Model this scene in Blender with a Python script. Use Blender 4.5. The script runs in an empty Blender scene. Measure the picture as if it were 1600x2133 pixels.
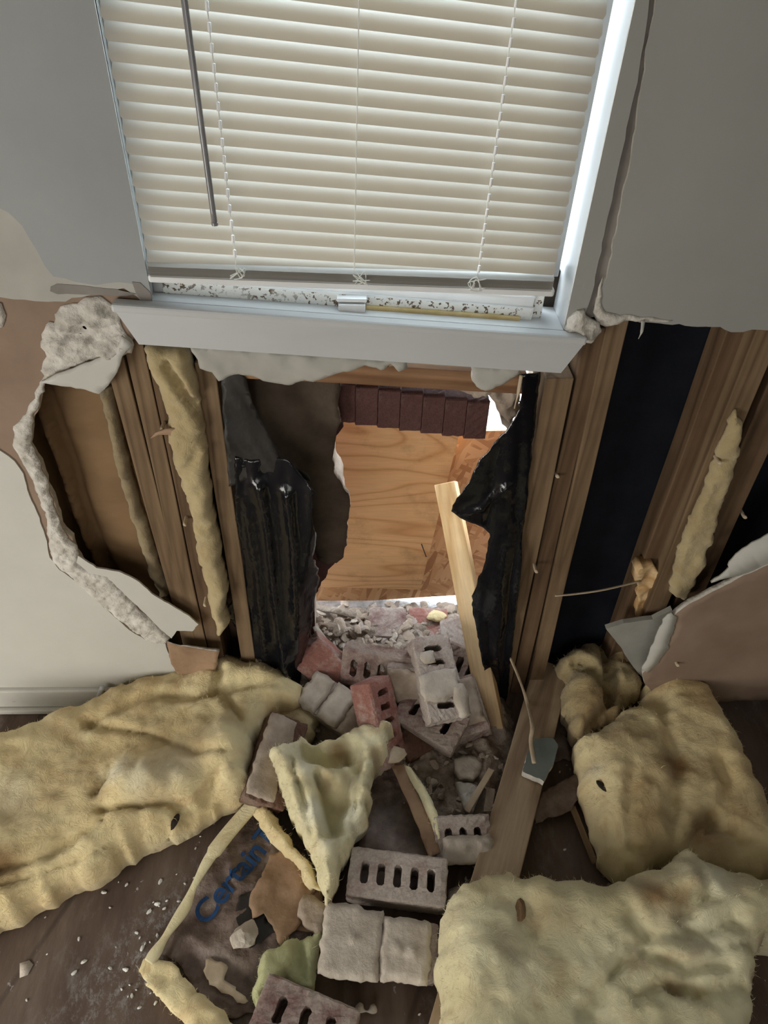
import bpy, math, random
import numpy as np
from mathutils import Vector, Matrix
from mathutils.geometry import delaunay_2d_cdt

scene = bpy.context.scene
COL = scene.collection
PI = math.pi

# ------------------------------------------------------------------ camera
FPX = 1500.0
TH, YAW, ROLL = math.radians(41.7), math.radians(3.5), math.radians(2.6)
LOC = Vector((0.0, -1.03, 1.56))
FW = Vector((math.sin(YAW) * math.cos(TH), math.cos(YAW) * math.cos(TH), -math.sin(TH)))
XH = Vector((math.cos(YAW), -math.sin(YAW), 0))
UH = XH.cross(FW)
RT = XH * math.cos(ROLL) + UH * math.sin(ROLL)
UP = UH * math.cos(ROLL) - XH * math.sin(ROLL)
cam_data = bpy.data.cameras.new('camera')
cam = bpy.data.objects.new('camera', cam_data)
COL.objects.link(cam)
M = Matrix((RT, UP, -FW)).transposed().to_4x4()
M.translation = LOC
cam.matrix_world = M
cam_data.sensor_fit = 'VERTICAL'
cam_data.sensor_height = 32.0
cam_data.lens = FPX / 2133.0 * 32.0
cam_data.clip_start = 0.02
cam_data.clip_end = 200
scene.camera = cam

# ------------------------------------------------------------------ light
scene.view_settings.view_transform = 'Standard'
scene.view_settings.look = 'None'
scene.view_settings.gamma = 1.0
scene.view_settings.use_curve_mapping = False
scene.view_settings.exposure = 0.30

world = bpy.data.worlds.new('sky')
scene.world = world
world.use_nodes = True
bg = world.node_tree.nodes['Background']
bg.inputs['Color'].default_value = (0.82, 0.92, 1.0, 1)
bg.inputs['Strength'].default_value = 7.5


def area(name, loc, target, sx, sy, power, col):
    d = bpy.data.lights.new(name, 'AREA')
    d.shape = 'RECTANGLE'
    d.size, d.size_y, d.energy, d.color = sx, sy, power, col
    o = bpy.data.objects.new(name, d)
    COL.objects.link(o)
    o.location = loc
    o.rotation_euler = (Vector(target) - Vector(loc)).to_track_quat('-Z', 'Y').to_euler()
    return o


# added fill lamps, out of view: one low on the left, one behind the viewer
area('fill_low_left', (-1.75, -1.35, 0.50), (0.0, -0.2, 0.0), 1.1, 0.9, 27, (1.0, 0.96, 0.88))
area('fill_behind', (-0.5, -3.0, 1.1), (0.0, 0.0, 0.3), 1.6, 1.2, 15, (1.0, 0.96, 0.90))

# ------------------------------------------------------------------ projection helpers


def ray(px, py):
    return FW + RT * ((px - 800) / FPX) + UP * ((1066.5 - py) / FPX)


def W(px, py, y=0.0):
    d = ray(px, py)
    return LOC + d * ((y - LOC.y) / d.y)


def G(px, py, z=0.0):
    d = ray(px, py)
    return LOC + d * ((z - LOC.z) / d.z)


def W2(pts, y=0.0):
    r = []
    for p in pts:
        q = W(p[0], p[1], y)
        r.append((q.x, q.z))
    return r


def G2(pts, z=0.0):
    r = []
    for p in pts:
        q = G(p[0], p[1], z)
        r.append((q.x, q.y))
    return r


# ------------------------------------------------------------------ noise (vectorised)


def _hash(ix, iy, s):
    n = (ix.astype(np.int64) * 374761393 + iy.astype(np.int64) * 668265263 + s * 974711) & 0x7fffffff
    n = ((n ^ (n >> 13)) * 1274126177) & 0x7fffffff
    return ((n ^ (n >> 16)) & 0xffff) / 65535.0


def vnoise(x, y, s=0):
    x = np.asarray(x, float); y = np.asarray(y, float)
    ix = np.floor(x); iy = np.floor(y)
    fx = x - ix; fy = y - iy
    fx = fx * fx * (3 - 2 * fx); fy = fy * fy * (3 - 2 * fy)
    a = _hash(ix, iy, s); b = _hash(ix + 1, iy, s); c = _hash(ix, iy + 1, s); d = _hash(ix + 1, iy + 1, s)
    return (a + (b - a) * fx + (c - a) * fy + (a - b - c + d) * fx * fy) * 2 - 1


def fbm(x, y, s=0, o=4):
    r = 0; a = 1.0; t = 0
    for k in range(o):
        r = r + a * vnoise(x * 2 ** k + 17.3 * k, y * 2 ** k - 9.1 * k, s + k); t += a; a *= 0.5
    return r / t


def polydist(u, v, line):
    best = np.full(np.shape(u), 1e9)
    for (ax, ay), (bx, by) in zip(line[:-1], line[1:]):
        dx, dy = bx - ax, by - ay
        L = dx * dx + dy * dy + 1e-12
        t = np.clip(((u - ax) * dx + (v - ay) * dy) / L, 0, 1)
        best = np.minimum(best, np.hypot(u - ax - t * dx, v - ay - t * dy))
    return best


def inside(u, v, poly):
    c = np.zeros(np.shape(u), bool)
    n = len(poly)
    for i in range(n):
        x1, y1 = poly[i]; x2, y2 = poly[(i + 1) % n]
        if y1 == y2: continue
        m = ((y1 > v) != (y2 > v)) & (u < (x2 - x1) * (v - y1) / (y2 - y1) + x1)
        c ^= m
    return c


# ------------------------------------------------------------------ materials


def mat(name, build=None, col=(0.5, 0.5, 0.5), rough=0.85, spec=0.3, **kw):
    m = bpy.data.materials.new(name)
    m.use_nodes = True
    nt = m.node_tree
    b = nt.nodes['Principled BSDF']
    b.inputs['Base Color'].default_value = (*col, 1)
    b.inputs['Roughness'].default_value = rough
    b.inputs['Specular IOR Level'].default_value = spec
    for k, v in kw.items():
        b.inputs[k.replace('_', ' ')].default_value = v
    if build: build(nt, b)
    return m


def N(nt, t, **kw):
    n = nt.nodes.new(t)
    for k, v in kw.items():
        if k.startswith('i_'):
            key = k[2:].replace('_', ' ')
            n.inputs[int(key) if key.isdigit() else key].default_value = v
        else:
            setattr(n, k, v)
    return n


def coords(nt, scale=(1, 1, 1), gen='Object', rot=(0, 0, 0)):
    tc = N(nt, 'ShaderNodeTexCoord')
    mp = N(nt, 'ShaderNodeMapping')
    mp.inputs['Scale'].default_value = scale
    mp.inputs['Rotation'].default_value = rot
    nt.links.new(tc.outputs[gen], mp.inputs['Vector'])
    return mp.outputs['Vector']


def noise(nt, vec, scale, detail=6, rough=0.6, dist=0.0):
    n = N(nt, 'ShaderNodeTexNoise')
    n.inputs['Scale'].default_value = scale; n.inputs['Detail'].default_value = detail
    n.inputs['Roughness'].default_value = rough; n.inputs['Distortion'].default_value = dist
    nt.links.new(vec, n.inputs['Vector'])
    return n.outputs['Fac']


def ramp(nt, fac, stops):
    r = N(nt, 'ShaderNodeValToRGB')
    e = r.color_ramp.elements
    while len(e) < len(stops): e.new(0.5)
    for k, (p, c) in enumerate(stops):
        e[k].position = p
        e[k].color = (*c, 1) if len(c) == 3 else c
    nt.links.new(fac, r.inputs['Fac'])
    return r.outputs['Color']


def mix(nt, fac, a, b, mode='MIX'):
    m = N(nt, 'ShaderNodeMix', data_type='RGBA', blend_type=mode)
    for s, v in ((m.inputs['Factor'], fac), (m.inputs['A'], a), (m.inputs['B'], b)):
        if hasattr(v, 'is_output'): nt.links.new(v, s)
        elif isinstance(v, (int, float)): s.default_value = v
        else: s.default_value = (*v, 1)
    return m.outputs['Result']


def mixc(nt, fac, a, b, mode='MIX'):
    m = N(nt, 'ShaderNodeMixRGB', blend_type=mode)
    for s, v in ((m.inputs[0], fac), (m.inputs[1], a), (m.inputs[2], b)):
        if hasattr(v, 'is_linked') and hasattr(v, 'node'): nt.links.new(v, s)
        elif isinstance(v, (int, float)): s.default_value = v
        else: s.default_value = (*v, 1)
    return m.outputs[0]


def bump(nt, b, h, strength=0.3, dist=0.01):
    n = N(nt, 'ShaderNodeBump')
    n.inputs['Strength'].default_value = strength
    n.inputs['Distance'].default_value = dist
    nt.links.new(h, n.inputs['Height'])
    nt.links.new(n.outputs['Normal'], b.inputs['Normal'])


def noisy(c1, c2, scale=8, c3=None, bs=0.2, bd=0.004, bscale=60, stretch=(1, 1, 1), detail=7, lo=0.35, hi=0.65):
    def f(nt, b):
        v = coords(nt, stretch)
        fa = noise(nt, v, scale, detail)
        stops = [(lo, c1), (hi, c2)]
        if c3: stops = [(lo, c1), ((lo + hi) / 2, c2), (hi, c3)]
        nt.links.new(ramp(nt, fa, stops), b.inputs['Base Color'])
        if bs: bump(nt, b, noise(nt, v, bscale, 5), bs, bd)
    return f


def spotted(base1, base2, spot, scale, thr, sscale=4, bs=0.15, bd=0.002, clump=(0.45, 0.6)):
    """two-tone ground colour with clustered flecks"""
    def f(nt, b):
        v = coords(nt)
        c = ramp(nt, noise(nt, v, sscale, 6), [(0.35, base1), (0.65, base2)])
        sp = ramp(nt, noise(nt, v, scale, 3, 0.7), [(thr, (0, 0, 0)), (thr + 0.03, (1, 1, 1))])
        cl = ramp(nt, noise(nt, v, sscale * 1.4, 4), [(clump[0], (0, 0, 0)), (clump[1], (1, 1, 1))])
        m = mixc(nt, 1.0, sp, cl, 'MULTIPLY')
        nt.links.new(mixc(nt, m, c, spot), b.inputs['Base Color'])
        bump(nt, b, noise(nt, v, 80, 4), bs, bd)
    return f


def grain(c1, c2, c3, ring=18, along='X', bs=0.15, knots=True):
    def f(nt, b):
        st = {'X': (0.06, 1, 1), 'Y': (1, 0.06, 1), 'Z': (1, 1, 0.06)}[along]
        v = coords(nt, st)
        n1 = noise(nt, v, ring * 0.35, 3, 0.5, 0.8)
        mm = N(nt, 'ShaderNodeMath', operation='MULTIPLY'); mm.inputs[1].default_value = 14.0
        nt.links.new(n1, mm.inputs[0])
        fr = N(nt, 'ShaderNodeMath', operation='PINGPONG'); fr.inputs[1].default_value = 1.0
        nt.links.new(mm.outputs[0], fr.inputs[0])
        c = ramp(nt, fr.outputs[0], [(0.0, c1), (0.55, c2), (1.0, c3)])
        fine = noise(nt, v, 160, 4, 0.7)
        c = mixc(nt, 0.35, c, ramp(nt, fine, [(0.3, (0.35, 0.35, 0.35)), (0.7, (1, 1, 1))]), 'MULTIPLY')
        v2 = coords(nt)
        st2 = ramp(nt, noise(nt, v2, 5, 5), [(0.45, (1, 1, 1)), (0.75, (0.55, 0.5, 0.46))])
        c = mixc(nt, 0.6, c, st2, 'MULTIPLY')
        nt.links.new(c, b.inputs['Base Color'])
        bump(nt, b, fine, bs, 0.002)
    return f


def insulation_nodes(c_lo, c_hi, stain):
    def f(nt, b):
        v = coords(nt)
        big = noise(nt, v, 7, 5, 0.55, 0.4)
        c = ramp(nt, big, [(0.32, c_lo), (0.6, c_hi)])
        br = ramp(nt, noise(nt, v, 11, 7, 0.62, 0.9), [(0.54, (0, 0, 0)), (0.76, (0.75, 0.75, 0.75))])
        c = mixc(nt, br, c, stain)
        at = N(nt, 'ShaderNodeAttribute', attribute_name='stain')
        c = mixc(nt, at.outputs['Fac'], c, (0.26, 0.135, 0.045))
        aw = N(nt, 'ShaderNodeAttribute', attribute_name='pale')
        c = mixc(nt, aw.outputs['Fac'], c, (0.90, 0.88, 0.70))
        speck = ramp(nt, noise(nt, v, 120, 2), [(0.76, (1, 1, 1)), (0.79, (0.25, 0.2, 0.15))])
        c = mixc(nt, 0.7, c, speck, 'MULTIPLY')
        nt.links.new(c, b.inputs['Base Color'])
        vf = coords(nt, (1, 1, 1))
        f1 = noise(nt, vf, 26, 10, 0.72, 1.6)
        bump(nt, b, f1, 0.55, 0.016)
        b.inputs['Sheen Weight'].default_value = 0.25
        b.inputs['Subsurface Weight'].default_value = 0.08
        b.inputs['Subsurface Radius'].default_value = (0.02, 0.015, 0.008)
        b.inputs['Subsurface Scale'].default_value = 0.6
    return f


def osb_nodes(nt, b):
    v = coords(nt)
    cols = None
    acc = None
    for k, (rot, sc) in enumerate((((0, 0.5, 0), (12, 12, 60)), ((0, -0.5, 0), (13, 13, 65)), ((0, 1.3, 0), (14, 14, 70)))):
        v1 = coords(nt, (1, 1, 1), rot=rot)
        mp = N(nt, 'ShaderNodeMapping'); mp.inputs['Scale'].default_value = sc
        nt.links.new(v1, mp.inputs['Vector']); vv = mp.outputs['Vector']
        vo = N(nt, 'ShaderNodeTexVoronoi', feature='F1'); vo.inputs['Scale'].default_value = 1.0
        vo.inputs['Randomness'].default_value = 1.0
        nt.links.new(vv, vo.inputs['Vector'])
        sep = N(nt, 'ShaderNodeSeparateColor')
        nt.links.new(vo.outputs['Color'], sep.inputs[0])
        c = ramp(nt, sep.outputs[0], [(0.0, (0.40, 0.19, 0.075)), (0.5, (0.60, 0.32, 0.14)), (1.0, (0.72, 0.44, 0.22))])
        if acc is None: acc = c
        else:
            acc = mixc(nt, ramp(nt, sep.outputs[1], [(0.5, (0, 0, 0)), (0.52, (1, 1, 1))]), acc, c)
    nt.links.new(acc, b.inputs['Base Color'])
    bump(nt, b, noise(nt, v, 90, 4), 0.3, 0.002)


def plywood_nodes(nt, b):
    # rotary-cut veneer: wide cathedral bands running across the sheet
    v = coords(nt, (0.30, 1, 1.25))
    n1 = noise(nt, v, 2.4, 2, 0.45, 0.5)
    mm = N(nt, 'ShaderNodeMath', operation='MULTIPLY'); mm.inputs[1].default_value = 52.0
    nt.links.new(n1, mm.inputs[0])
    fr = N(nt, 'ShaderNodeMath', operation='PINGPONG'); fr.inputs[1].default_value = 1.0
    nt.links.new(mm.outputs[0], fr.inputs[0])
    c = ramp(nt, fr.outputs[0], [(0.0, (0.66, 0.35, 0.14)), (0.3, (0.82, 0.50, 0.23)), (1.0, (0.86, 0.54, 0.26))])
    fine = noise(nt, coords(nt, (0.08, 1, 1)), 190, 3)
    c = mixc(nt, 0.3, c, ramp(nt, fine, [(0.3, (0.6, 0.6, 0.6)), (0.7, (1, 1, 1))]), 'MULTIPLY')
    d = ramp(nt, noise(nt, coords(nt), 7, 7, 0.7), [(0.52, (1, 1, 1)), (0.75, (0.45, 0.42, 0.40))])
    c = mixc(nt, 0.7, c, d, 'MULTIPLY')
    nt.links.new(c, b.inputs['Base Color'])


def brick_nodes(red, dust, amount=0.5):
    def f(nt, b):
        v = coords(nt)
        c = ramp(nt, noise(nt, v, 22, 6), [(0.3, tuple(x * 0.75 for x in red)), (0.7, red)])
        d = ramp(nt, noise(nt, v, 14, 8, 0.7), [(0.62 - amount * 0.35, (0, 0, 0)), (0.74 - amount * 0.25, (1, 1, 1))])
        c = mixc(nt, d, c, dust)
        c = mixc(nt, 0.5, c, ramp(nt, noise(nt, v, 260, 3), [(0.3, (0.5, 0.5, 0.5)), (0.6, (1, 1, 1))]), 'MULTIPLY')
        nt.links.new(c, b.inputs['Base Color'])
        bump(nt, b, noise(nt, v, 130, 6), 0.5, 0.003)
    return f


def floor_nodes(nt, b):
    v = coords(nt)
    st = coords(nt, (1.0, 0.22, 1), rot=(0, 0, 0.32))
    c = ramp(nt, noise(nt, st, 13, 7, 0.65), [(0.30, (0.070, 0.045, 0.034)), (0.52, (0.12, 0.083, 0.064)), (0.72, (0.18, 0.135, 0.108))])
    w = N(nt, 'ShaderNodeTexWave', wave_type='BANDS', bands_direction='X')
    w.inputs['Scale'].default_value = 0.9
    nt.links.new(coords(nt, rot=(0, 0, 0.42)), w.inputs['Vector'])
    seam = ramp(nt, w.outputs['Fac'], [(0.0, (0.45, 0.45, 0.45)), (0.004, (1, 1, 1))])
    c = mixc(nt, 0.6, c, seam, 'MULTIPLY')
    dust = ramp(nt, noise(nt, coords(nt, (1, 0.5, 1), rot=(0, 0, 0.5)), 9, 10, 0.75), [(0.56, (0, 0, 0)), (0.72, (0.7, 0.7, 0.7))])
    c = mixc(nt, dust, c, (0.25, 0.225, 0.205))
    sp = ramp(nt, noise(nt, coords(nt, (1, 0.6, 1), rot=(0, 0, 0.4)), 55, 3, 0.75), [(0.66, (0, 0, 0)), (0.69, (1, 1, 1))])
    cl = ramp(nt, noise(nt, v, 5, 4), [(0.48, (0, 0, 0)), (0.62, (1, 1, 1))])
    c = mixc(nt, mixc(nt, 1.0, sp, cl, 'MULTIPLY'), c, (0.55, 0.54, 0.52))
    pc = G(330, 1960, 0)
    mp = N(nt, 'ShaderNodeMapping', vector_type='TEXTURE')
    mp.inputs['Location'].default_value = (pc.x, pc.y, 0); mp.inputs['Rotation'].default_value = (0, 0, 0.85); mp.inputs['Scale'].default_value = (0.34, 0.10, 1)
    gm = N(nt, 'ShaderNodeNewGeometry'); nt.links.new(gm.outputs['Position'], mp.inputs['Vector'])
    ln = N(nt, 'ShaderNodeVectorMath', operation='LENGTH'); nt.links.new(mp.outputs[0], ln.inputs[0])
    mk = ramp(nt, ln.outputs['Value'], [(0.0, (1, 1, 1)), (1.0, (0, 0, 0))])
    sp2 = ramp(nt, noise(nt, coords(nt, (1, 0.6, 1), rot=(0, 0, 0.4)), 70, 8, 0.85), [(0.50, (0, 0, 0)), (0.62, (0.8, 0.8, 0.8))])
    c = mixc(nt, mixc(nt, 1.0, sp2, mk, 'MULTIPLY'), c, (0.42, 0.42, 0.42))
    nt.links.new(c, b.inputs['Base Color'])
    bump(nt, b, noise(nt, st, 60, 5), 0.25, 0.003)


MT = {}
MT['paint'] = mat('wall_paint', noisy((0.50, 0.49, 0.45), (0.56, 0.55, 0.505), 3, bs=0.12, bd=0.001, bscale=220), rough=0.6)
MT['paint_shaded'] = mat('wall_paint_shaded', noisy((0.285, 0.298, 0.30), (0.325, 0.338, 0.34), 3, bs=0.12, bd=0.001, bscale=220), rough=0.6)  # same wall paint, its colour darkened for the dimmer light on the upper wall
MT['paint_shaded_right'] = mat('wall_paint_shaded_warm', noisy((0.31, 0.31, 0.295), (0.345, 0.345, 0.33), 3, bs=0.12, bd=0.001, bscale=220), rough=0.6)  # same paint for the right wall, dimmer light put into its colour
MT['paint_old'] = mat('bare_skim_plaster', noisy((0.37, 0.36, 0.325), (0.46, 0.45, 0.41), 6, bs=0.1, bd=0.001, bscale=90), rough=0.9)
MT['grey_joint'] = mat('grey_joint', noisy((0.20, 0.185, 0.17), (0.27, 0.25, 0.23), 12, bs=0.1), rough=0.95)
MT['trim'] = mat('trim_white', noisy((0.50, 0.515, 0.52), (0.57, 0.585, 0.59), 5, bs=0.1, bd=0.001, bscale=120, stretch=(0.3, 1, 1)), rough=0.35, spec=0.5)
MT['trim_dirty'] = mat('trim_dirty', spotted((0.50, 0.49, 0.45), (0.60, 0.59, 0.55), (0.10, 0.08, 0.06), 60, 0.70, 6), rough=0.5)
MT['brown_paper'] = mat('drywall_brown_paper', noisy((0.235, 0.165, 0.12), (0.29, 0.21, 0.155), 9, bs=0.15, bd=0.001, bscale=150), rough=0.95)
MT['gypsum'] = mat('gypsum_core', noisy((0.46, 0.43, 0.38), (0.66, 0.63, 0.58), 30, bs=0.7, bd=0.006, bscale=90), rough=1.0)
MT['kraft'] = mat('kraft_paper', noisy((0.16, 0.095, 0.045), (0.235, 0.145, 0.072), 6, bs=0.5, bd=0.006, bscale=14, stretch=(0.4, 1, 1)), rough=0.8)
MT['kraft_light'] = mat('kraft_paper_light', noisy((0.24, 0.15, 0.09), (0.37, 0.245, 0.155), 12, bs=0.5, bd=0.006, bscale=25), rough=0.75)
MT['kraft_grey'] = mat('asphalt_kraft_grey', noisy((0.085, 0.062, 0.052), (0.17, 0.122, 0.10), 14, (0.27, 0.215, 0.185), bs=0.8, bd=0.012, bscale=22), rough=0.5)
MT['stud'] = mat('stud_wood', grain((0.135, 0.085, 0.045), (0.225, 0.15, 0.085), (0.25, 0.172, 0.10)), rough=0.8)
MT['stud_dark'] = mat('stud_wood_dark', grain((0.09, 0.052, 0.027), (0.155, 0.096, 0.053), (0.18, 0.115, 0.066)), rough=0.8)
MT['lumber'] = mat('lumber', grain((0.27, 0.19, 0.125), (0.43, 0.32, 0.215), (0.46, 0.35, 0.24)), rough=0.75)
MT['lumber_fresh'] = mat('fresh_lumber', grain((0.58, 0.35, 0.15), (0.80, 0.56, 0.30), (0.84, 0.62, 0.36)), rough=0.7)
MT['sill_wood'] = mat('sill_wood', grain((0.20, 0.10, 0.05), (0.34, 0.19, 0.10), (0.38, 0.22, 0.12)), rough=0.85)
MT['fibre'] = mat('fibreboard', noisy((0.075, 0.055, 0.04), (0.125, 0.095, 0.07), 14, bs=0.5, bd=0.004, bscale=60), rough=0.95)
MT['fibre_b'] = mat('fibreboard_brown', noisy((0.10, 0.06, 0.035), (0.15, 0.092, 0.055), 7, bs=0.4, bd=0.004, bscale=30), rough=0.95)
MT['black'] = mat('black_sheathing', noisy((0.004, 0.0055, 0.010), (0.008, 0.010, 0.017), 10, bs=0.3, bd=0.002, bscale=120), rough=0.75, spec=0.2)
MT['plastic'] = mat('black_plastic_film', noisy((0.003, 0.0035, 0.005), (0.006, 0.007, 0.010), 12, bs=0.25, bd=0.008, bscale=22, stretch=(1, 1, 0.4)), rough=0.17, spec=0.5)
MT['plastic_dust'] = mat('dusty_black_plastic', noisy((0.010, 0.009, 0.008), (0.030, 0.026, 0.023), 9, bs=0.35, bd=0.006, bscale=16), rough=0.55, spec=0.4)
MT['brick'] = mat('brick_red', brick_nodes((0.215, 0.115, 0.105), (0.37, 0.305, 0.265), 0.75), rough=0.95)
MT['brick_bright'] = mat('brick_bright_red', brick_nodes((0.36, 0.165, 0.135), (0.44, 0.34, 0.30), 0.45), rough=0.95)
MT['brick_dusty'] = mat('brick_dusty', brick_nodes((0.30, 0.19, 0.17), (0.47, 0.405, 0.36), 1.0), rough=0.95)
MT['brick_brown'] = mat('brick_brown', brick_nodes((0.16, 0.085, 0.06), (0.25, 0.18, 0.14), 0.3), rough=0.95)
MT['brick_wall'] = mat('brick_dark', brick_nodes((0.13, 0.062, 0.056), (0.17, 0.11, 0.10), 0.2), rough=0.95)
MT['mortar'] = mat('mortar', noisy((0.30, 0.235, 0.18), (0.47, 0.39, 0.32), 22, bs=0.6, bd=0.004, bscale=110), rough=1.0)
MT['mortar_light'] = mat('mortar_light', noisy((0.40, 0.345, 0.285), (0.56, 0.50, 0.43), 22, bs=0.6, bd=0.004, bscale=110), rough=1.0)
MT['dust'] = mat('rubble_dust', noisy((0.19, 0.145, 0.11), (0.40, 0.335, 0.275), 26, bs=1.0, bd=0.01, bscale=70), rough=1.0)
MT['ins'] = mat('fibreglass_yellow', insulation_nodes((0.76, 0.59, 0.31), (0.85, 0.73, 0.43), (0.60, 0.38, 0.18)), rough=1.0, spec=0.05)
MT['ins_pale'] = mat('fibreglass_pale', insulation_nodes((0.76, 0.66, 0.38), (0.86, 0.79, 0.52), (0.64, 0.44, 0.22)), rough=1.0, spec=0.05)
MT['ins_dim'] = mat('fibreglass_dim', insulation_nodes((0.43, 0.325, 0.165), (0.56, 0.455, 0.255), (0.31, 0.20, 0.095)), rough=1.0, spec=0.05)  # darker version of the yellow fibreglass
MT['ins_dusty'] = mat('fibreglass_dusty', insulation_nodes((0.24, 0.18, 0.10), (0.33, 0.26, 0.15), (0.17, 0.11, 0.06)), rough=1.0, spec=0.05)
MT['ins_green'] = mat('fibreglass_greenish', insulation_nodes((0.52, 0.52, 0.26), (0.66, 0.68, 0.40), (0.40, 0.32, 0.14)), rough=1.0, spec=0.05)
MT['osb'] = mat('osb', osb_nodes, rough=0.75)
MT['ply'] = mat('plywood', plywood_nodes, rough=0.7)
MT['edge'] = mat('board_edge', noisy((0.40, 0.24, 0.12), (0.60, 0.40, 0.22), 80, stretch=(1, 6, 1)), rough=0.9)
MT['sash'] = mat('sash_aluminium', spotted((0.74, 0.76, 0.74), (0.84, 0.86, 0.84), (0.13, 0.095, 0.06), 110, 0.54, 6, clump=(0.36, 0.48)), rough=0.5)
MT['sash_clean'] = mat('sash_white', noisy((0.72, 0.74, 0.75), (0.80, 0.82, 0.83), 8), rough=0.4)
MT['foam'] = mat('old_caulk', noisy((0.50, 0.38, 0.17), (0.65, 0.52, 0.28), 30), rough=1.0)
MT['wand'] = mat('wand_plastic', noisy((0.18, 0.18, 0.19), (0.24, 0.24, 0.25), 20, bs=0), rough=0.15, spec=0.6)
MT['cord'] = mat('cord', noisy((0.70, 0.70, 0.66), (0.80, 0.80, 0.76), 20, bs=0), rough=0.9)
MT['slot_light'] = mat('slot_light_white', None, col=(0.95, 0.96, 0.97), rough=0.6, Subsurface_Weight=0.0)  # white for the daylight showing through the blind's slots
MT['teal'] = mat('grey_green_board', noisy((0.14, 0.165, 0.155), (0.19, 0.215, 0.20), 12, bs=0.1), rough=0.8)
MT['strip'] = mat('pale_strip', noisy((0.42, 0.33, 0.23), (0.56, 0.46, 0.34), 20, bs=0.2), rough=0.9)
MT['grey_trim'] = mat('grey_trim', noisy((0.28, 0.28, 0.25), (0.36, 0.35, 0.32), 12, bs=0.1), rough=0.7)
MT['ground'] = mat('gravel', noisy((0.42, 0.42, 0.41), (0.75, 0.76, 0.77), 45, bs=0.8, bd=0.01, bscale=60), rough=1.0)
MT['floor'] = mat('old_floor', floor_nodes, rough=0.8)
MT['ink'] = mat('blue_ink', noisy((0.012, 0.045, 0.13), (0.02, 0.07, 0.19), 30, bs=0), rough=0.7)
MT['dark'] = mat('dark_scrap', noisy((0.02, 0.016, 0.012), (0.05, 0.035, 0.025), 40), rough=0.9)


def slat_nodes(nt, b):
    out = nt.nodes['Material Output']
    tr = N(nt, 'ShaderNodeBsdfTranslucent')
    tr.inputs['Color'].default_value = (0.44, 0.31, 0.17, 1)
    ms = N(nt, 'ShaderNodeMixShader'); ms.inputs[0].default_value = 0.13
    nt.links.new(b.outputs[0], ms.inputs[1]); nt.links.new(tr.outputs[0], ms.inputs[2])
    nt.links.new(ms.outputs[0], out.inputs['Surface'])


MT['slat'] = mat('vinyl_slat', slat_nodes, col=(0.46, 0.455, 0.43), rough=0.38, spec=0.5)


def glass_nodes(nt, b):
    out = nt.nodes['Material Output']
    g = N(nt, 'ShaderNodeBsdfTransparent'); g.inputs['Color'].default_value = (0.93, 0.96, 0.96, 1)
    gl = N(nt, 'ShaderNodeBsdfGlossy'); gl.inputs['Roughness'].default_value = 0.02
    ms = N(nt, 'ShaderNodeMixShader'); ms.inputs[0].default_value = 0.06
    nt.links.new(g.outputs[0], ms.inputs[1]); nt.links.new(gl.outputs[0], ms.inputs[2])
    nt.links.new(ms.outputs[0], out.inputs['Surface'])


MT['glass'] = mat('glass', glass_nodes)

# ------------------------------------------------------------------ object helpers


def tag(o, label=None, cat=None, group=None, kind=None):
    if label: o['label'] = label
    if cat: o['category'] = cat
    if group: o['group'] = group
    if kind: o['kind'] = kind
    return o


def meshobj(name, verts, faces, mats, parent=None, smooth=False, mi=None):
    me = bpy.data.meshes.new(name)
    me.from_pydata([tuple(v) for v in verts], [], faces)
    if not isinstance(mats, (list, tuple)): mats = [mats]
    for m in mats: me.materials.append(m)
    if mi is not None: me.polygons.foreach_set('material_index', mi)
    if smooth: me.polygons.foreach_set('use_smooth', [True] * len(me.polygons))
    me.update()
    o = bpy.data.objects.new(name, me)
    COL.objects.link(o)
    if parent: o.parent = parent
    return o


def empty(name, loc=(0, 0, 0)):
    o = bpy.data.objects.new(name, None)
    COL.objects.link(o)
    o.location = loc
    o.empty_display_size = 0.05
    return o


def adopt(parent, *kids):
    bpy.context.view_layer.update()
    for k in kids:
        k.parent = parent
        k.matrix_parent_inverse = parent.matrix_world.inverted()


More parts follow.
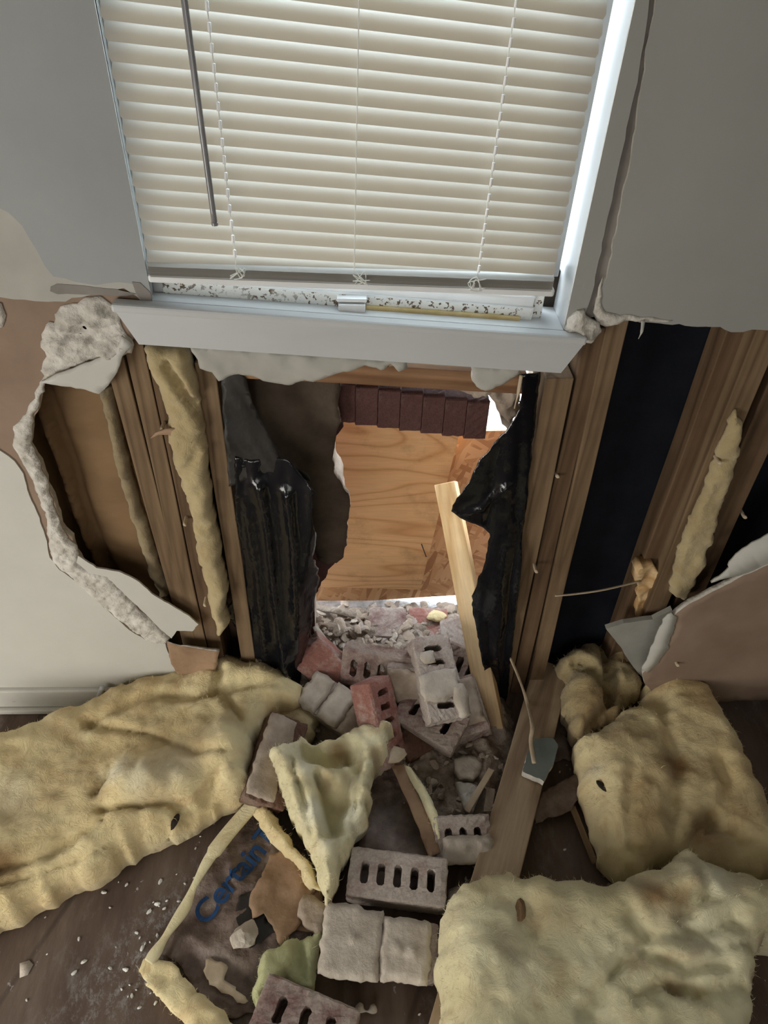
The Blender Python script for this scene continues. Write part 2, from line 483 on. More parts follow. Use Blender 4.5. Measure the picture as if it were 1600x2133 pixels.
def patch(name, poly, axis, base, mats, front=0.005, back=0.0, res=0.01, bres=None, jag=0.0, seed=1,
          smooth=True, to3d=None, stains=None, pales=None, parent=None, jagf=60, straight=0.30, fuzz=0):
    """solid sheet from a 2-D outline. axis 'w': (x,z) on a plane y=base, offsets go towards the room;
    axis 'g': (x,y) on z=base, offsets go up. front/back: number or f(u,v,d)."""
    bres = bres or res
    rnd = np.random.RandomState(seed)
    P = np.array(poly, float)
    B = []; JM = []
    for a, b in zip(P, np.roll(P, -1, 0)):
        ln = np.hypot(*(b - a))
        n = max(1, int(ln / bres))
        for k in range(n):
            B.append(a + (b - a) * k / n)
            JM.append(0.0 if (ln > straight) else 1.0)
    B = np.array(B); JM = np.array(JM)[:, None]
    if jag:
        t = np.arange(len(B)) * bres
        B = B + np.c_[fbm(B[:, 0] * jagf, B[:, 1] * jagf + t * 0, seed, 3), fbm(B[:, 0] * jagf + 50, B[:, 1] * jagf + 9, seed + 7, 3)] * jag * JM
    x0, y0 = B.min(0); x1, y1 = B.max(0)
    loop = [tuple(p) for p in B]
    pts = []
    if res < max(x1 - x0, y1 - y0):
        gx, gy = np.meshgrid(np.arange(x0, x1, res), np.arange(y0, y1, res))
        gx = gx.ravel() + rnd.uniform(-.3, .3, gx.size) * res
        gy = gy.ravel() + rnd.uniform(-.3, .3, gy.size) * res
        m = inside(gx, gy, loop)
        gx, gy = gx[m], gy[m]
        d = polydist(gx, gy, loop + [loop[0]])
        m = d > res * 0.45
        pts = list(zip(gx[m], gy[m]))
    nb = len(loop)
    co = [Vector(p) for p in loop] + [Vector(p) for p in pts]
    r = delaunay_2d_cdt(co, [(i, (i + 1) % nb) for i in range(nb)], [], 1, 1e-6)
    vo, fo, orig = r[0], r[2], r[3]
    V = np.array([tuple(v) for v in vo])
    u, v = V[:, 0], V[:, 1]
    lp = loop + [loop[0]]
    d = polydist(u, v, lp)
    cent = V[np.array([list(f) for f in fo])].mean(1)
    keep = inside(cent[:, 0], cent[:, 1], loop)
    fo = [f for f, k in zip(fo, keep) if k]
    fr = front(u, v, d) if callable(front) else np.full(len(u), float(front))
    bk = back(u, v, d) if callable(back) else np.full(len(u), float(back))

    def conv(u, v, o):
        if to3d: return to3d(u, v, o)
        if axis == 'w': return np.c_[u, base - o, v]
        return np.c_[u, v, base + o]
    A = conv(u, v, fr); C = conv(u, v, bk)
    n = len(V)
    faces = []; mi = []
    ec = {}
    flip = (axis == 'w')
    for f in fo:
        f = list(f)
        a2 = (V[f[1]] - V[f[0]]); b2 = (V[f[2]] - V[f[0]])
        ccw = a2[0] * b2[1] - a2[1] * b2[0] > 0
        if not ccw: f = f[::-1]
        # w axis: (x,z) ccw with normal -y : x cross z = -y  -> ccw is right towards room
        faces.append(tuple(f)); mi.append(0)
        faces.append(tuple(i + n for i in f[::-1])); mi.append(1)
        for i in range(3):
            e = (f[i], f[(i + 1) % 3])
            if (e[1], e[0]) in ec: del ec[(e[1], e[0])]
            else: ec[e] = 1
    for (a, b) in ec:
        faces.append((b, a, a + n, b + n)); mi.append(2)
    if not isinstance(mats, (list, tuple)): mats = [mats] * 3
    mats = list(mats) + [mats[-1]] * (3 - len(mats))
    VV = np.vstack([A, C]); nfz = 0
    if fuzz:
        tri = np.array([f for f, q_ in zip(faces, mi) if q_ == 0])
        T0, T1, T2 = VV[tri[:, 0]], VV[tri[:, 1]], VV[tri[:, 2]]
        nn = np.cross(T1 - T0, T2 - T0); ar = np.linalg.norm(nn, axis=1); nn = nn / (ar[:, None] + 1e-12)
        nfz = int(ar.sum() / 2 * fuzz)
        pick = rnd.choice(len(tri), nfz, p=ar / ar.sum())
        r1 = np.sqrt(rnd.rand(nfz, 1)); r2 = rnd.rand(nfz, 1)
        base_ = T0[pick] * (1 - r1) + T1[pick] * r1 * (1 - r2) + T2[pick] * r1 * r2
        nr = nn[pick]
        dr = rnd.normal(size=(nfz, 3)); dr -= nr * (dr * nr).sum(1)[:, None] * 0.6
        dr /= np.linalg.norm(dr, axis=1)[:, None]
        ln_ = rnd.uniform(0.005, 0.016, (nfz, 1)); wd_ = rnd.uniform(0.00018, 0.0004, (nfz, 1))
        sd_ = np.cross(dr, nr); sd_ /= np.linalg.norm(sd_, axis=1)[:, None] + 1e-9
        lift = rnd.uniform(0.0002, 0.0022, (nfz, 1)); dr2 = dr + sd_ * rnd.uniform(-.8, .8, (nfz, 1))
        a0 = base_ - sd_ * wd_ - nr * 0.001; a1 = base_ + sd_ * wd_ - nr * 0.001
        b0 = base_ + dr * ln_ * 0.5 + nr * lift - sd_ * wd_; b1 = base_ + dr * ln_ * 0.5 + nr * lift + sd_ * wd_
        c0_ = base_ + dr2 * ln_ + nr * lift * 0.6
        FV = np.stack([a0, a1, b0, b1, c0_], 1).reshape(-1, 3)
        k0 = len(VV)
        for i in range(nfz):
            j = k0 + 5 * i
            faces.append((j, j + 1, j + 3, j + 2)); faces.append((j + 2, j + 3, j + 4)); mi += [0, 0]
        VV = np.vstack([VV, FV])
        fuv = (base_[:, :1].repeat(5, 0), (base_[:, 2:] if axis == 'w' else base_[:, 1:2]).repeat(5, 0))
    o = meshobj(name, VV, faces, mats, parent, smooth, mi)
    for an, lst in (('stain', stains), ('pale', pales)):
        if lst:
            w = np.zeros(n)
            wf = np.zeros(nfz * 5)
            for (cx, cy, rr, s) in lst:
                q = np.hypot(u - cx, v - cy) / rr + 0.35 * fbm(u * 30, v * 30, 5, 3)
                w = np.maximum(w, s * np.clip(1.3 - q, 0, 1))
                if nfz:
                    fu, fv = fuv[0][:, 0], fuv[1][:, 0]
                    wf = np.maximum(wf, s * np.clip(1.3 - np.hypot(fu - cx, fv - cy) / rr - 0.35 * fbm(fu * 30, fv * 30, 5, 3), 0, 1))
            at = o.data.attributes.new(an, 'FLOAT', 'POINT')
            at.data.foreach_set('value', np.concatenate([w, w, wf]).astype(np.float32))
    return o


def flat_w(name, pts, y, thick, mats, jag=0.0, seed=1, world=False, bres=0.012, jagf=60, front=None, res=9, **kw):
    """flat board on a wall-parallel plane whose front face is at y, thickness going outwards (+y)"""
    poly = pts if world else W2(pts, y)
    return patch(name, poly, 'w', y, mats, front if front else 0.0, -thick, res=res, bres=bres, jag=jag, seed=seed, smooth=False, jagf=jagf, **kw)


def box_mesh(lx, ly, lz, bev=0.0015, cx=0.0):
    """box centred at origin, small bevel"""
    import bmesh
    bm = bmesh.new()
    bmesh.ops.create_cube(bm, size=1)
    for v in bm.verts: v.co = Vector((v.co.x * lx + cx, v.co.y * ly, v.co.z * lz))
    if bev:
        bmesh.ops.bevel(bm, geom=list(bm.edges), offset=min(bev, 0.3 * min(lx, ly, lz)), segments=2, affect='EDGES', profile=0.5)
    return bm


def bmobj(name, bm, mats, parent=None, smooth=False):
    me = bpy.data.meshes.new(name)
    bm.to_mesh(me); bm.free()
    if not isinstance(mats, (list, tuple)): mats = [mats]
    for m in mats: me.materials.append(m)
    if smooth:
        me.polygons.foreach_set('use_smooth', [True] * len(me.polygons))
    o = bpy.data.objects.new(name, me)
    COL.objects.link(o)
    if parent: o.parent = parent
    return o


def box(name, x0, x1, y0, y1, z0, z1, m, bev=0.0015, parent=None):
    bm = box_mesh(x1 - x0, y1 - y0, z1 - z0, bev)
    o = bmobj(name, bm, m)
    o.location = ((x0 + x1) / 2, (y0 + y1) / 2, (z0 + z1) / 2)
    if parent: adopt(parent, o)
    return o


def orient(A, B, roll=0.0, ref=Vector((0, 0, 1))):
    X = (Vector(B) - Vector(A)).normalized()
    Z = (ref - X * ref.dot(X)).normalized()
    Y = Z.cross(X)
    R = Matrix((X, Y, Z)).transposed()
    R = R @ Matrix.Rotation(roll, 3, 'X')
    M4 = R.to_4x4()
    M4.translation = (Vector(A) + Vector(B)) / 2
    return M4


def rough_box(name, L, wd, th, m, seed, amp=0.002, ends=0.0, n=None):
    """long piece of timber with gently uneven faces; ends>0 gives splintered ends"""
    import bmesh
    rnd = random.Random(seed)
    bm = box_mesh(L, wd, th, 0.002)
    bmesh.ops.subdivide_edges(bm, edges=[e for e in bm.edges if abs(e.verts[0].co.x - e.verts[1].co.x) > L * 0.5], cuts=n or max(4, int(L / 0.03)), use_grid_fill=True)
    for v in bm.verts:
        s = v.co.x * 9
        v.co.y += amp * math.sin(s + seed) ; v.co.z += amp * math.cos(s * 1.3 + seed * 2)
        if ends and abs(abs(v.co.x) - L / 2) < 0.004:
            v.co.x -= math.copysign(rnd.random() * ends, v.co.x)
    return bmobj(name, bm, m)


def beam(name, A, B, wd, th, m, roll=0.0, seed=1, ends=0.0, amp=0.001, ref=Vector((0, 0, 1))):
    L = (Vector(B) - Vector(A)).length
    o = rough_box(name, L, wd, th, m, seed, amp, ends)
    o.matrix_world = orient(A, B, roll, ref)
    return o


def brick_mesh(name, m, seed, length=0.194, nh=5, holes=True, amp=0.0018, keep=None, chip=0.0):
    """cored brick, holes go through in local Z; lattice of cells with the core cells left open"""
    rnd = random.Random(seed)
    Lf, Wd, Ht = length, 0.092, 0.057
    xs = [-Lf / 2]
    hw = 0.0165
    cs = []
    if holes and nh:
        pitch = Lf / (nh + 0.9)
        for k in range(nh):
            cs.append((k - (nh - 1) / 2) * pitch)
        for c in cs: xs += [c - hw / 2, c + hw / 2]
    xs.append(Lf / 2)
    holecol = [False] * (len(xs) - 1)
    for k in range(len(cs)): holecol[1 + 2 * k] = True
    # subdivide solid columns, hole columns in 2
    X = [xs[0]]; HC = []
    for k in range(len(xs) - 1):
        n = 2 if holecol[k] else max(2, int((xs[k + 1] - xs[k]) / 0.009))
        for i in range(n):
            X.append(xs[k] + (xs[k + 1] - xs[k]) * (i + 1) / n); HC.append(holecol[k])
    hy = 0.021
    Y = [-Wd / 2, -Wd / 2 + 0.004, -0.034, -0.027, -hy, -hy + 0.005, -0.008, 0.0, 0.008, hy - 0.005, hy, 0.027, 0.034, Wd / 2 - 0.004, Wd / 2]
    Z = [-Ht / 2, -Ht / 2 + 0.004, -0.012, 0, 0.012, Ht / 2 - 0.004, Ht / 2]
    nx, ny, nz = len(X) - 1, len(Y) - 1, len(Z) - 1

    def filled(i, j, k):
        if not (0 <= i < nx and 0 <= j < ny and 0 <= k < nz): return False
        if HC[i] and -hy - 1e-6 <= Y[j] and Y[j + 1] <= hy + 1e-6: return False
        if keep and not keep((X[i] + X[i + 1]) / 2, (Y[j] + Y[j + 1]) / 2, (Z[k] + Z[k + 1]) / 2): return False
        return True
    idx = {}; verts = []; faces = []

    def vid(i, j, k):
        if (i, j, k) not in idx:
            x, y, z = X[i], Y[j], Z[k]
            # rounded outer corners
            ex = 0.003 if i in (0, nx) else 0; ey = 0.003 if j in (0, ny) else 0; ez = 0.003 if k in (0, nz) else 0
            if ex and (ey or ez): x -= math.copysign(0.002, x)
            if ey and (ex or ez): y -= math.copysign(0.002, y)
            if ez and (ex or ey): z -= math.copysign(0.002, z)
            # round the cores
            for c in cs:
                if abs(abs(x - c) - hw / 2) < 1e-4 and abs(abs(y) - hy) < 1e-4:
                    x = c + (x - c) * 0.45
            n1 = math.sin(x * 310 + seed) * math.sin(y * 270 + seed * 1.7) * math.sin(z * 290 + seed * .6)
            x += amp * (n1 + rnd.uniform(-.4, .4)); y += amp * (n1 + rnd.uniform(-.4, .4)) * 0.8; z += amp * (rnd.uniform(-.5, .5) + 0.5 * n1)
            idx[(i, j, k)] = len(verts); verts.append((x, y, z))
        return idx[(i, j, k)]
    D = [((-1, 0, 0), [(0, 0, 0), (0, 0, 1), (0, 1, 1), (0, 1, 0)]), ((1, 0, 0), [(1, 0, 0), (1, 1, 0), (1, 1, 1), (1, 0, 1)]),
         ((0, -1, 0), [(0, 0, 0), (1, 0, 0), (1, 0, 1), (0, 0, 1)]), ((0, 1, 0), [(0, 1, 0), (0, 1, 1), (1, 1, 1), (1, 1, 0)]),
         ((0, 0, -1), [(0, 0, 0), (0, 1, 0), (1, 1, 0), (1, 0, 0)]), ((0, 0, 1), [(0, 0, 1), (1, 0, 1), (1, 1, 1), (0, 1, 1)])]
    for i in range(nx):
        for j in range(ny):
            for k in range(nz):
                if filled(i, j, k):
                    for (d, q) in D:
                        if not filled(i + d[0], j + d[1], k + d[2]):
                            faces.append(tuple(vid(i + a, j + b, k + c) for a, b, c in q))
    return meshobj(name, verts, faces, m)


def mortar_on(parent, u0, u1, v0, v1, z, th, m, seed, bumps=(), side=1, jag=0.006):
    """crust of mortar lying on the bed face (local z=+-) of a brick"""
    n = 3
    poly = [(u0, v0), ((u0 + u1) / 2, v0 - 0.003), (u1, v0), (u1 + 0.003, (v0 + v1) / 2), (u1, v1), ((u0 + u1) / 2, v1 + 0.002), (u0, v1), (u0 - 0.003, (v0 + v1) / 2)]

    def fr(u, v, d):
        h = th * np.clip(d / 0.006, 0.35, 1) + 0.0010 * fbm(u * 90, v * 90, seed, 3)
        for (bx, by, br, bh) in bumps:
            h = h + bh * np.exp(-((u - bx) ** 2 + (v - by) ** 2) / br ** 2)
        return h
    o = patch('mortar', poly, 'g', 0, m, fr, -0.001, res=0.006, bres=0.006, jag=jag, seed=seed, to3d=lambda u, v, q: np.c_[u, v * side, side * (z + q)], jagf=70)
    if side < 0: o.data.flip_normals()
    o.parent = parent
    return o


def tube(name, pts, r, m, parent=None, seg=8, flat=1.0, taper=None):
    """swept tube along a polyline (Catmull-Rom smoothed)"""
    P = [Vector(p) for p in pts]
    Q = []
    for i in range(len(P) - 1):
        p0 = P[max(0, i - 1)]; p1 = P[i]; p2 = P[i + 1]; p3 = P[min(len(P) - 1, i + 2)]
        for k in range(6):
            t = k / 6
            Q.append(0.5 * ((2 * p1) + (-p0 + p2) * t + (2 * p0 - 5 * p1 + 4 * p2 - p3) * t * t + (-p0 + 3 * p1 - 3 * p2 + p3) * t ** 3))
    Q.append(P[-1])
    verts = []; faces = []
    up = Vector((0, 0, 1))
    for i, q in enumerate(Q):
        T = (Q[min(i + 1, len(Q) - 1)] - Q[max(i - 1, 0)]).normalized()
        a = T.cross(up)
        if a.length < 1e-3: a = T.cross(Vector((0, 1, 0)))
        a.normalize(); b = a.cross(T).normalized()
        rr = r * (taper(i / (len(Q) - 1)) if taper else 1)
        for s in range(seg):
            an = 2 * PI * s / seg
            verts.append(q + a * rr * math.cos(an) + b * rr * flat * math.sin(an))
    for i in range(len(Q) - 1):
        for s in range(seg):
            faces.append((i * seg + s, i * seg + (s + 1) % seg, (i + 1) * seg + (s + 1) % seg, (i + 1) * seg + s))
    faces.append(tuple(range(seg))[::-1]); faces.append(tuple((len(Q) - 1) * seg + s for s in range(seg)))
    return meshobj(name, verts, faces, m, parent, True)


def chunk(name, m, sx, sy, sz, seed, sub=2):
    """irregular broken lump"""
    import bmesh
    bm = bmesh.new()
    bmesh.ops.create_icosphere(bm, subdivisions=sub, radius=0.5)
    rnd = random.Random(seed)
    planes = [(Vector((rnd.uniform(-1, 1), rnd.uniform(-1, 1), rnd.uniform(-1, 1))).normalized(), rnd.uniform(0.22, 0.38)) for _ in range(7)]
    for v in bm.verts:
        for n_, dd in planes:
            k = v.co.dot(n_) - dd
            if k > 0: v.co -= n_ * k
        v.co *= 1 + rnd.uniform(-.06, .06)
        v.co = Vector((v.co.x * sx * 1.3, v.co.y * sy * 1.3, v.co.z * sz * 1.3))
    return bmobj(name, bm, m)


# ================================================================== SETTING
ZS = 1.06
FL = -1.9; FR = 2.1; BK = -3.2; CE = 2.44
floor = box('floor', FL, FR, BK, 0.10, -0.05, 0.0, MT['floor'], 0); tag(floor, kind='structure')
o = box('ceiling', FL, FR, BK, 0.10, CE, CE + 0.05, MT['paint'], 0); tag(o, kind='structure')
o = box('wall_room_left', FL - 0.05, FL, BK, 0.10, -0.05, CE, MT['paint'], 0); tag(o, kind='structure')
o = box('wall_room_right', FR, FR + 0.05, BK, 0.10, -0.05, CE, MT['paint'], 0); tag(o, kind='structure')
o = box('wall_room_back', FL, FR, BK - 0.05, BK, -0.05, CE, MT['paint'], 0); tag(o, kind='structure')
gr = meshobj('ground', [(-8, 0.24, -0.14), (8, 0.24, -0.14), (8, 14, -0.16), (-8, 14, -0.16)], [(0, 1, 2, 3)], MT['ground'])
tag(gr, kind='structure')
o = box('trim_crawlspace', FL, FR, 0.0, 0.26, -0.14, -0.05, MT['fibre'], 0); tag(o, kind='structure')

XL, XR = -0.303, 0.333            # window opening between the jambs
ZT = 2.05                         # head of the window
# --- left drywall, brown paper face with the torn edge of the hole
hole_edge = [(300, 640), (275, 715), (252, 745), (246, 772), (228, 800), (205, 815), (160, 806), (120, 798), (92, 793),
             (82, 845), (68, 880), (62, 930), (85, 965), (100, 1010), (120, 1060), (126, 1095), (150, 1120), (160, 1150),
             (185, 1200), (240, 1222), (300, 1275), (352, 1330), (350, 1345)]
core = [(FL, 0.0), (FL, CE), (XL, CE), (XL, W(318, 630).z)] + W2(hole_edge) + [(W(352, 1350).x, W(352, 1350).z), (W(374, 1412).x, 0.0)]
wl = flat_w('wall_left', core, 0.0, 0.013, [MT['brown_paper'], MT['gypsum'], MT['gypsum']], jag=0.004, seed=3, world=True)
tag(wl, kind='structure')
# painted face, upper left
up_edge = [(318, 622), (305, 632), (285, 614), (265, 600), (235, 604), (190, 612), (150, 622), (100, 627), (50, 622), (0, 618), (-80, 628), (-300, 640)]
pl = flat_w('paint_layer', [(-1.89, W(-300, 640).z), (-1.89, CE), (XL, CE)] + W2(up_edge), -0.0035, 0.0035, [MT['paint_old']] * 3, jag=0.005, seed=8, world=True)
pl.parent = wl
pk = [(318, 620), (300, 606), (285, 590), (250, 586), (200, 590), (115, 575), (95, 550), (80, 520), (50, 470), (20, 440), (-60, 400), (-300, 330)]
p2 = flat_w('paint_layer', [(-1.89, W(-300, 330).z), (-1.89, CE), (XL, CE)] + W2(pk), -0.0050, 0.0020, [MT['paint_shaded']] * 3, jag=0.003, seed=9, world=True)
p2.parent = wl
g2 = flat_w('joint_scar', [(105, 598), (120, 592), (200, 596), (240, 602), (285, 612), (262, 618), (200, 612), (160, 612), (120, 614), (104, 607)], -0.0042, 0.001, MT['grey_joint'], jag=0.003, seed=4); g2.parent = wl
g3 = flat_w('joint_scar', [(275, 588), (292, 590), (312, 610), (318, 634), (300, 630), (284, 612)], -0.0060, 0.002, MT['grey_joint'], jag=0.003, seed=5); g3.parent = wl
# painted face, lower left
lo = [(-400, 640), (-200, 780), (0, 935), (30, 958), (50, 985), (62, 1030), (82, 1075), (95, 1115), (104, 1160), (125, 1185), (180, 1225), (225, 1270), (270, 1310), (305, 1332), (345, 1338), (352, 1360), (362, 1385), (374, 1405)]
p3 = flat_w('paint_layer', [(-1.89, 0.02), (-1.89, W(-400, 640).z)] + W2(lo) + [(W(374, 1405).x, 0.02)], -0.003, 0.003, [MT['paint'], MT['paint'], MT['gypsum']], jag=0.003, seed=6, world=True)
p3.parent = wl
# crumbled gypsum ridge along the break
outer = [(100, 770), (84, 800), (62, 838), (45, 872), (28, 885), (27, 925), (50, 968), (75, 1015), (92, 1060), (98, 1100), (106, 1150), (112, 1172), (150, 1205), (200, 1245), (250, 1292), (285, 1315), (318, 1338), (345, 1338)]
inner = [(357, 1328), (345, 1316), (310, 1285), (270, 1245), (235, 1205), (190, 1185), (165, 1170), (158, 1135), (138, 1112), (122, 1082), (110, 1040), (98, 1000), (85, 960), (64, 925), (70, 880), (84, 840), (98, 795)]
rg = patch('gypsum_edge', W2(outer + inner), 'w', 0.0, MT['gypsum'],
           lambda u, v, d: 0.002 + np.clip(d / 0.008, 0, 1) * 0.010 * (0.75 + 0.8 * fbm(u * 90, v * 90, 2, 4)), 0.0, res=0.004, bres=0.006, jag=0.007, seed=12, jagf=55)
rg.parent = wl
# torn plaster fan and the painted scab hanging under it
fan = [(118, 640), (150, 630), (175, 618), (212, 614), (240, 640), (262, 690), (276, 716), (262, 740), (235, 745), (200, 750), (150, 770), (110, 780), (92, 792), (84, 770), (92, 735), (85, 700), (92, 678), (112, 672), (108, 655)]
pf = patch('torn_plaster', W2(fan), 'w', 0.0, MT['gypsum'],
           lambda u, v, d: 0.002 + np.clip(d / 0.012, 0, 1) * 0.012 * (0.6 + 1.3 * fbm(u * 40 + v * 30, v * 75 - u * 20, 4, 5)), 0.0, res=0.004, bres=0.006, jag=0.010, seed=15, jagf=60)
pf.parent = wl
scab = [(276, 716), (252, 745), (246, 772), (228, 800), (205, 815), (160, 806), (120, 798), (90, 793), (120, 776), (150, 765), (200, 745), (240, 735), (255, 700)]
ps = patch('paint_scab', W2(scab, -0.010), 'w', -0.010, [MT['paint'], MT['gypsum'], MT['gypsum']],
           lambda u, v, d: 0.004 + 0.004 * fbm(u * 12, v * 12, 3, 2), 0.0, res=0.008, bres=0.006, jag=0.003, seed=16)
ps.parent = wl
sl = [(165, 1155), (200, 1180), (250, 1188), (285, 1205), (330, 1243), (395, 1280), (413, 1298), (402, 1312), (368, 1311), (358, 1328), (318, 1290), (262, 1235), (225, 1200), (185, 1190), (160, 1168)]
p4 = patch('paint_scab', W2(sl, -0.004), 'w', -0.004, [MT['paint'], MT['gypsum'], MT['gypsum']], 0.004, 0.0, res=9, bres=0.008, jag=0.003, seed=18, smooth=False)
p4.parent = wl
fl = [(348, 1335), (360, 1340), (400, 1345), (458, 1352), (455, 1375), (445, 1400), (410, 1412), (390, 1420), (374, 1412), (356, 1375), (350, 1355)]
p5 = patch('paper_flap', W2(fl, -0.012), 'w', -0.012, [MT['kraft_light'], MT['gypsum'], MT['gypsum']], lambda u, v, d: 0.004 + 0.010 * fbm(u * 10, v * 8, 9, 2), 0.0, res=0.008, jag=0.004, seed=19)
p5.parent = wl
for k, (px, py) in enumerate(((16, 660), (6, 640), (2, 628))):
    s = W(px, py, -0.003)
c = patch('plaster_blob', W2([(-10, 625), (5, 630), (12, 655), (6, 680), (-10, 690)]), 'w', -0.001, MT['gypsum'], lambda u, v, d: 0.001 + np.clip(d, 0, 0.006), 0, res=0.005, jag=0.003, seed=3)
c.parent = wl

# --- right drywall
rb = [(1236, 650), (1244, 668), (1262, 676), (1285, 674), (1300, 669), (1322, 669), (1330, 673), (1345, 672), (1385, 673), (1440, 680), (1500, 682), (1525, 690), (1548, 692), (1566, 686), (1600, 687), (1700, 700), (1900, 720)]
groove = [(1372, -120), (1366, 0), (1350, 80), (1330, 230), (1315, 330), (1292, 440), (1268, 560), (1250, 610), (1240, 640)]
wr = flat_w('wall_right', [(W(1372, -120).x, CE)] + W2(groove + rb) + [(FR, W(1900, 720).z), (FR, CE)], 0.0, 0.013, [MT['paint_shaded_right'], MT['brown_paper'], MT['gypsum']], jag=0.004, seed=31, world=True, bres=0.010)
tag(wr, kind='structure')
lip = [(1240, 640), (1236, 652), (1246, 672), (1262, 679), (1290, 676), (1302, 668), (1380, 672), (1400, 668), (1340, 660), (1290, 655), (1262, 650), (1252, 630), (1256, 575), (1246, 600)]
o = patch('torn_plaster', W2(lip), 'w', 0.0, MT['gypsum'], lambda u, v, d: 0.001 + np.clip(d / 0.01, 0, 1) * 0.006 * (0.8 + fbm(u * 70, v * 70, 8, 3)), 0, res=0.005, bres=0.006, jag=0.004, seed=33); o.parent = wr
cn = [(1170, 690), (1182, 648), (1195, 590), (1235, 400), (1270, 220), (1317, 0), (1345, -120), (1382, -120), (1352, 0), (1345, 60), (1325, 170), (1300, 290), (1270, 440), (1245, 560), (1225, 640), (1213, 668), (1195, 672), (1180, 690)]
o = flat_w('trim_corner', [(XR, CE), (XR, W(1172, 690).z)] + W2([(1180, 690), (1195, 674), (1213, 668), (1225, 640), (1240, 575), (1262, 470), (1300, 290), (1325, 170), (1345, 60), (1352, 0), (1372, -120)]) + [(W(1372, -120).x, CE)], -0.002, 0.014, [MT['paint_shaded_right'], MT['gypsum'], MT['gypsum']], jag=0.003, seed=35, world=True)
tag(o, kind='structure')
o = flat_w('trim_joint_strip', [(W(1380, -120).x + 0.02, CE), (W(1330, 0).x, CE)] + W2([(1300, 200), (1240, 500), (1216, 640), (1215, 668), (1262, 660), (1300, 520), (1380, 100)]), 0.006, 0.006, MT['grey_joint'], world=True)
tag(o, kind='structure')
crm = [(1172, 693), (1188, 668), (1200, 650), (1215, 648), (1222, 665), (1250, 672), (1256, 690), (1240, 712), (1222, 716), (1200, 700), (1182, 700)]
o = patch('trim_broken_plaster', W2(crm, -0.01), 'w', -0.006, MT['gypsum'], lambda u, v, d: 0.002 + np.clip(d / 0.01, 0, 1) * 0.012 * (0.7 + fbm(u * 80, v * 80, 6, 4)), -0.008, res=0.004, jag=0.006, seed=37)
tag(o, kind='structure')
o = box('wall_head', XL, XR, 0.0, 0.10, ZT, CE, MT['paint'], 0); tag(o, kind='structure')

# --- window 1: jambs, stool, apron, sash
win = empty('window_1', (0.0, 0.05, ZS)); tag(win, kind='structure')
kids = []
kids.append(box('jamb', XL - 0.014, XL, -0.001, 0.14, 1.02, ZT, MT['trim'], 0.001))
kids.append(box('jamb', XR, XR + 0.012, 0.001, 0.14, 1.02, ZT, MT['trim'], 0.001))
kids.append(box('head_jamb', XL, XR, 0.0, 0.14, ZT - 0.012, ZT, MT['trim'], 0.001))


def tilted_bar(name, A, B, y0, y1, h, m, bev=0.003, ext=0.0):
    """bar from A to B (its top front edge), going back from y0 to y1 and down by h"""
    A = Vector((A.x, 0, A.z)); B = Vector((B.x, 0, B.z))
    L = (B - A).length
    bm = box_mesh(L, y1 - y0, h, bev)
    o = bmobj(name, bm, m)
    X = (B - A).normalized(); Z = Vector((-X.z, 0, X.x)); Y = Vector((0, 1, 0))
    M4 = Matrix((X, Y, Z)).transposed().to_4x4()
    M4.translation = (A + B) / 2 + Y * (y0 + y1) / 2 - Z * h / 2
    o.matrix_world = M4
    return o


sa = W(229, 634, -0.026); sb = W(1226, 705, -0.026)
kids.append(tilted_bar('stool', sa, sb, -0.026, -0.002, 0.014, MT['trim'], 0.006))
ia = Vector((XL, 0, sa.z + (sb.z - sa.z) * (XL - sa.x) / (sb.x - sa.x))); ib = Vector((XR, 0, sa.z + (sb.z - sa.z) * (XR - sa.x) / (sb.x - sa.x)))
kids.append(tilted_bar('inner_stool', ia, ib, -0.004, 0.13, 0.018, MT['trim'], 0.001))
ap = W2([(236, 640), (1216, 716), (1168, 776), (290, 716)], -0.008)
kids.append(patch('apron', ap, 'w', -0.008, MT['trim'], 0.002, -0.007, res=9, smooth=False))


def zline(x, off):           # follows the tilt of the stool
    return sa.z + (sb.z - sa.z) * (x - sa.x) / (sb.x - sa.x) + off


s0, s1 = XL + 0.016, XR - 0.046


def sbar(name, oa, ob, y0, y1, h, m, bev=0.001, x0=None, x1=None):
    x0 = s0 if x0 is None else x0; x1 = s1 if x1 is None else x1
    kids.append(tilted_bar(name, Vector((x0, 0, zline(x0, oa))), Vector((x1, 0, zline(x1, ob))), y0, y1, h, m, bev))


sbar('sash_sill', 0.020, 0.019, 0.022, 0.060, 0.020, MT['sash'], 0.0015)
sbar('sash_rail', 0.043, 0.036, 0.027, 0.060, 0.024, MT['sash_clean'], 0.0015)
sbar('sash_lip', 0.046, 0.039, 0.024, 0.030, 0.004, MT['sash_clean'])
sbar('sash_lip', 0.023, 0.020, 0.023, 0.030, 0.003, MT['sash_clean'])
kids.append(box('sash_stile', s0, s0 + 0.016, 0.028, 0.060, zline(s0, 0.02), ZT - 0.02, MT['sash']))
kids.append(box('sash_stile', s1 - 0.012, s1, 0.028, 0.060, zline(s1, 0.015), ZT - 0.02, MT['sash']))
kids.append(box('side_channel', s1 + 0.001, s1 + 0.016, 0.032, 0.060, zline(s1, -0.001), zline(s1, 0.075), MT['sash']))
kids.append(box('side_channel', XL, s0, 0.024, 0.060, zline(XL, 0.0), ZT - 0.02, MT['trim']))
kids.append(box('side_channel', s1 + 0.016, XR - 0.010, 0.050, 0.062, zline(s1, 0.06), ZT - 0.02, MT['trim']))
kids.append(box('side_gap_shade', s1 + 0.016, XR, 0.075, 0.10, zline(s1, -0.005), zline(s1, 0.06), MT['dark']))  # dark box filling the gap, standing in for the shade inside it
lt = W(733, 634, 0.012)
kids.append(box('sash_latch', lt.x - 0.021, lt.x + 0.021, 0.006, 0.026, lt.z - 0.014, lt.z + 0.002, MT['sash_clean'], 0.002))
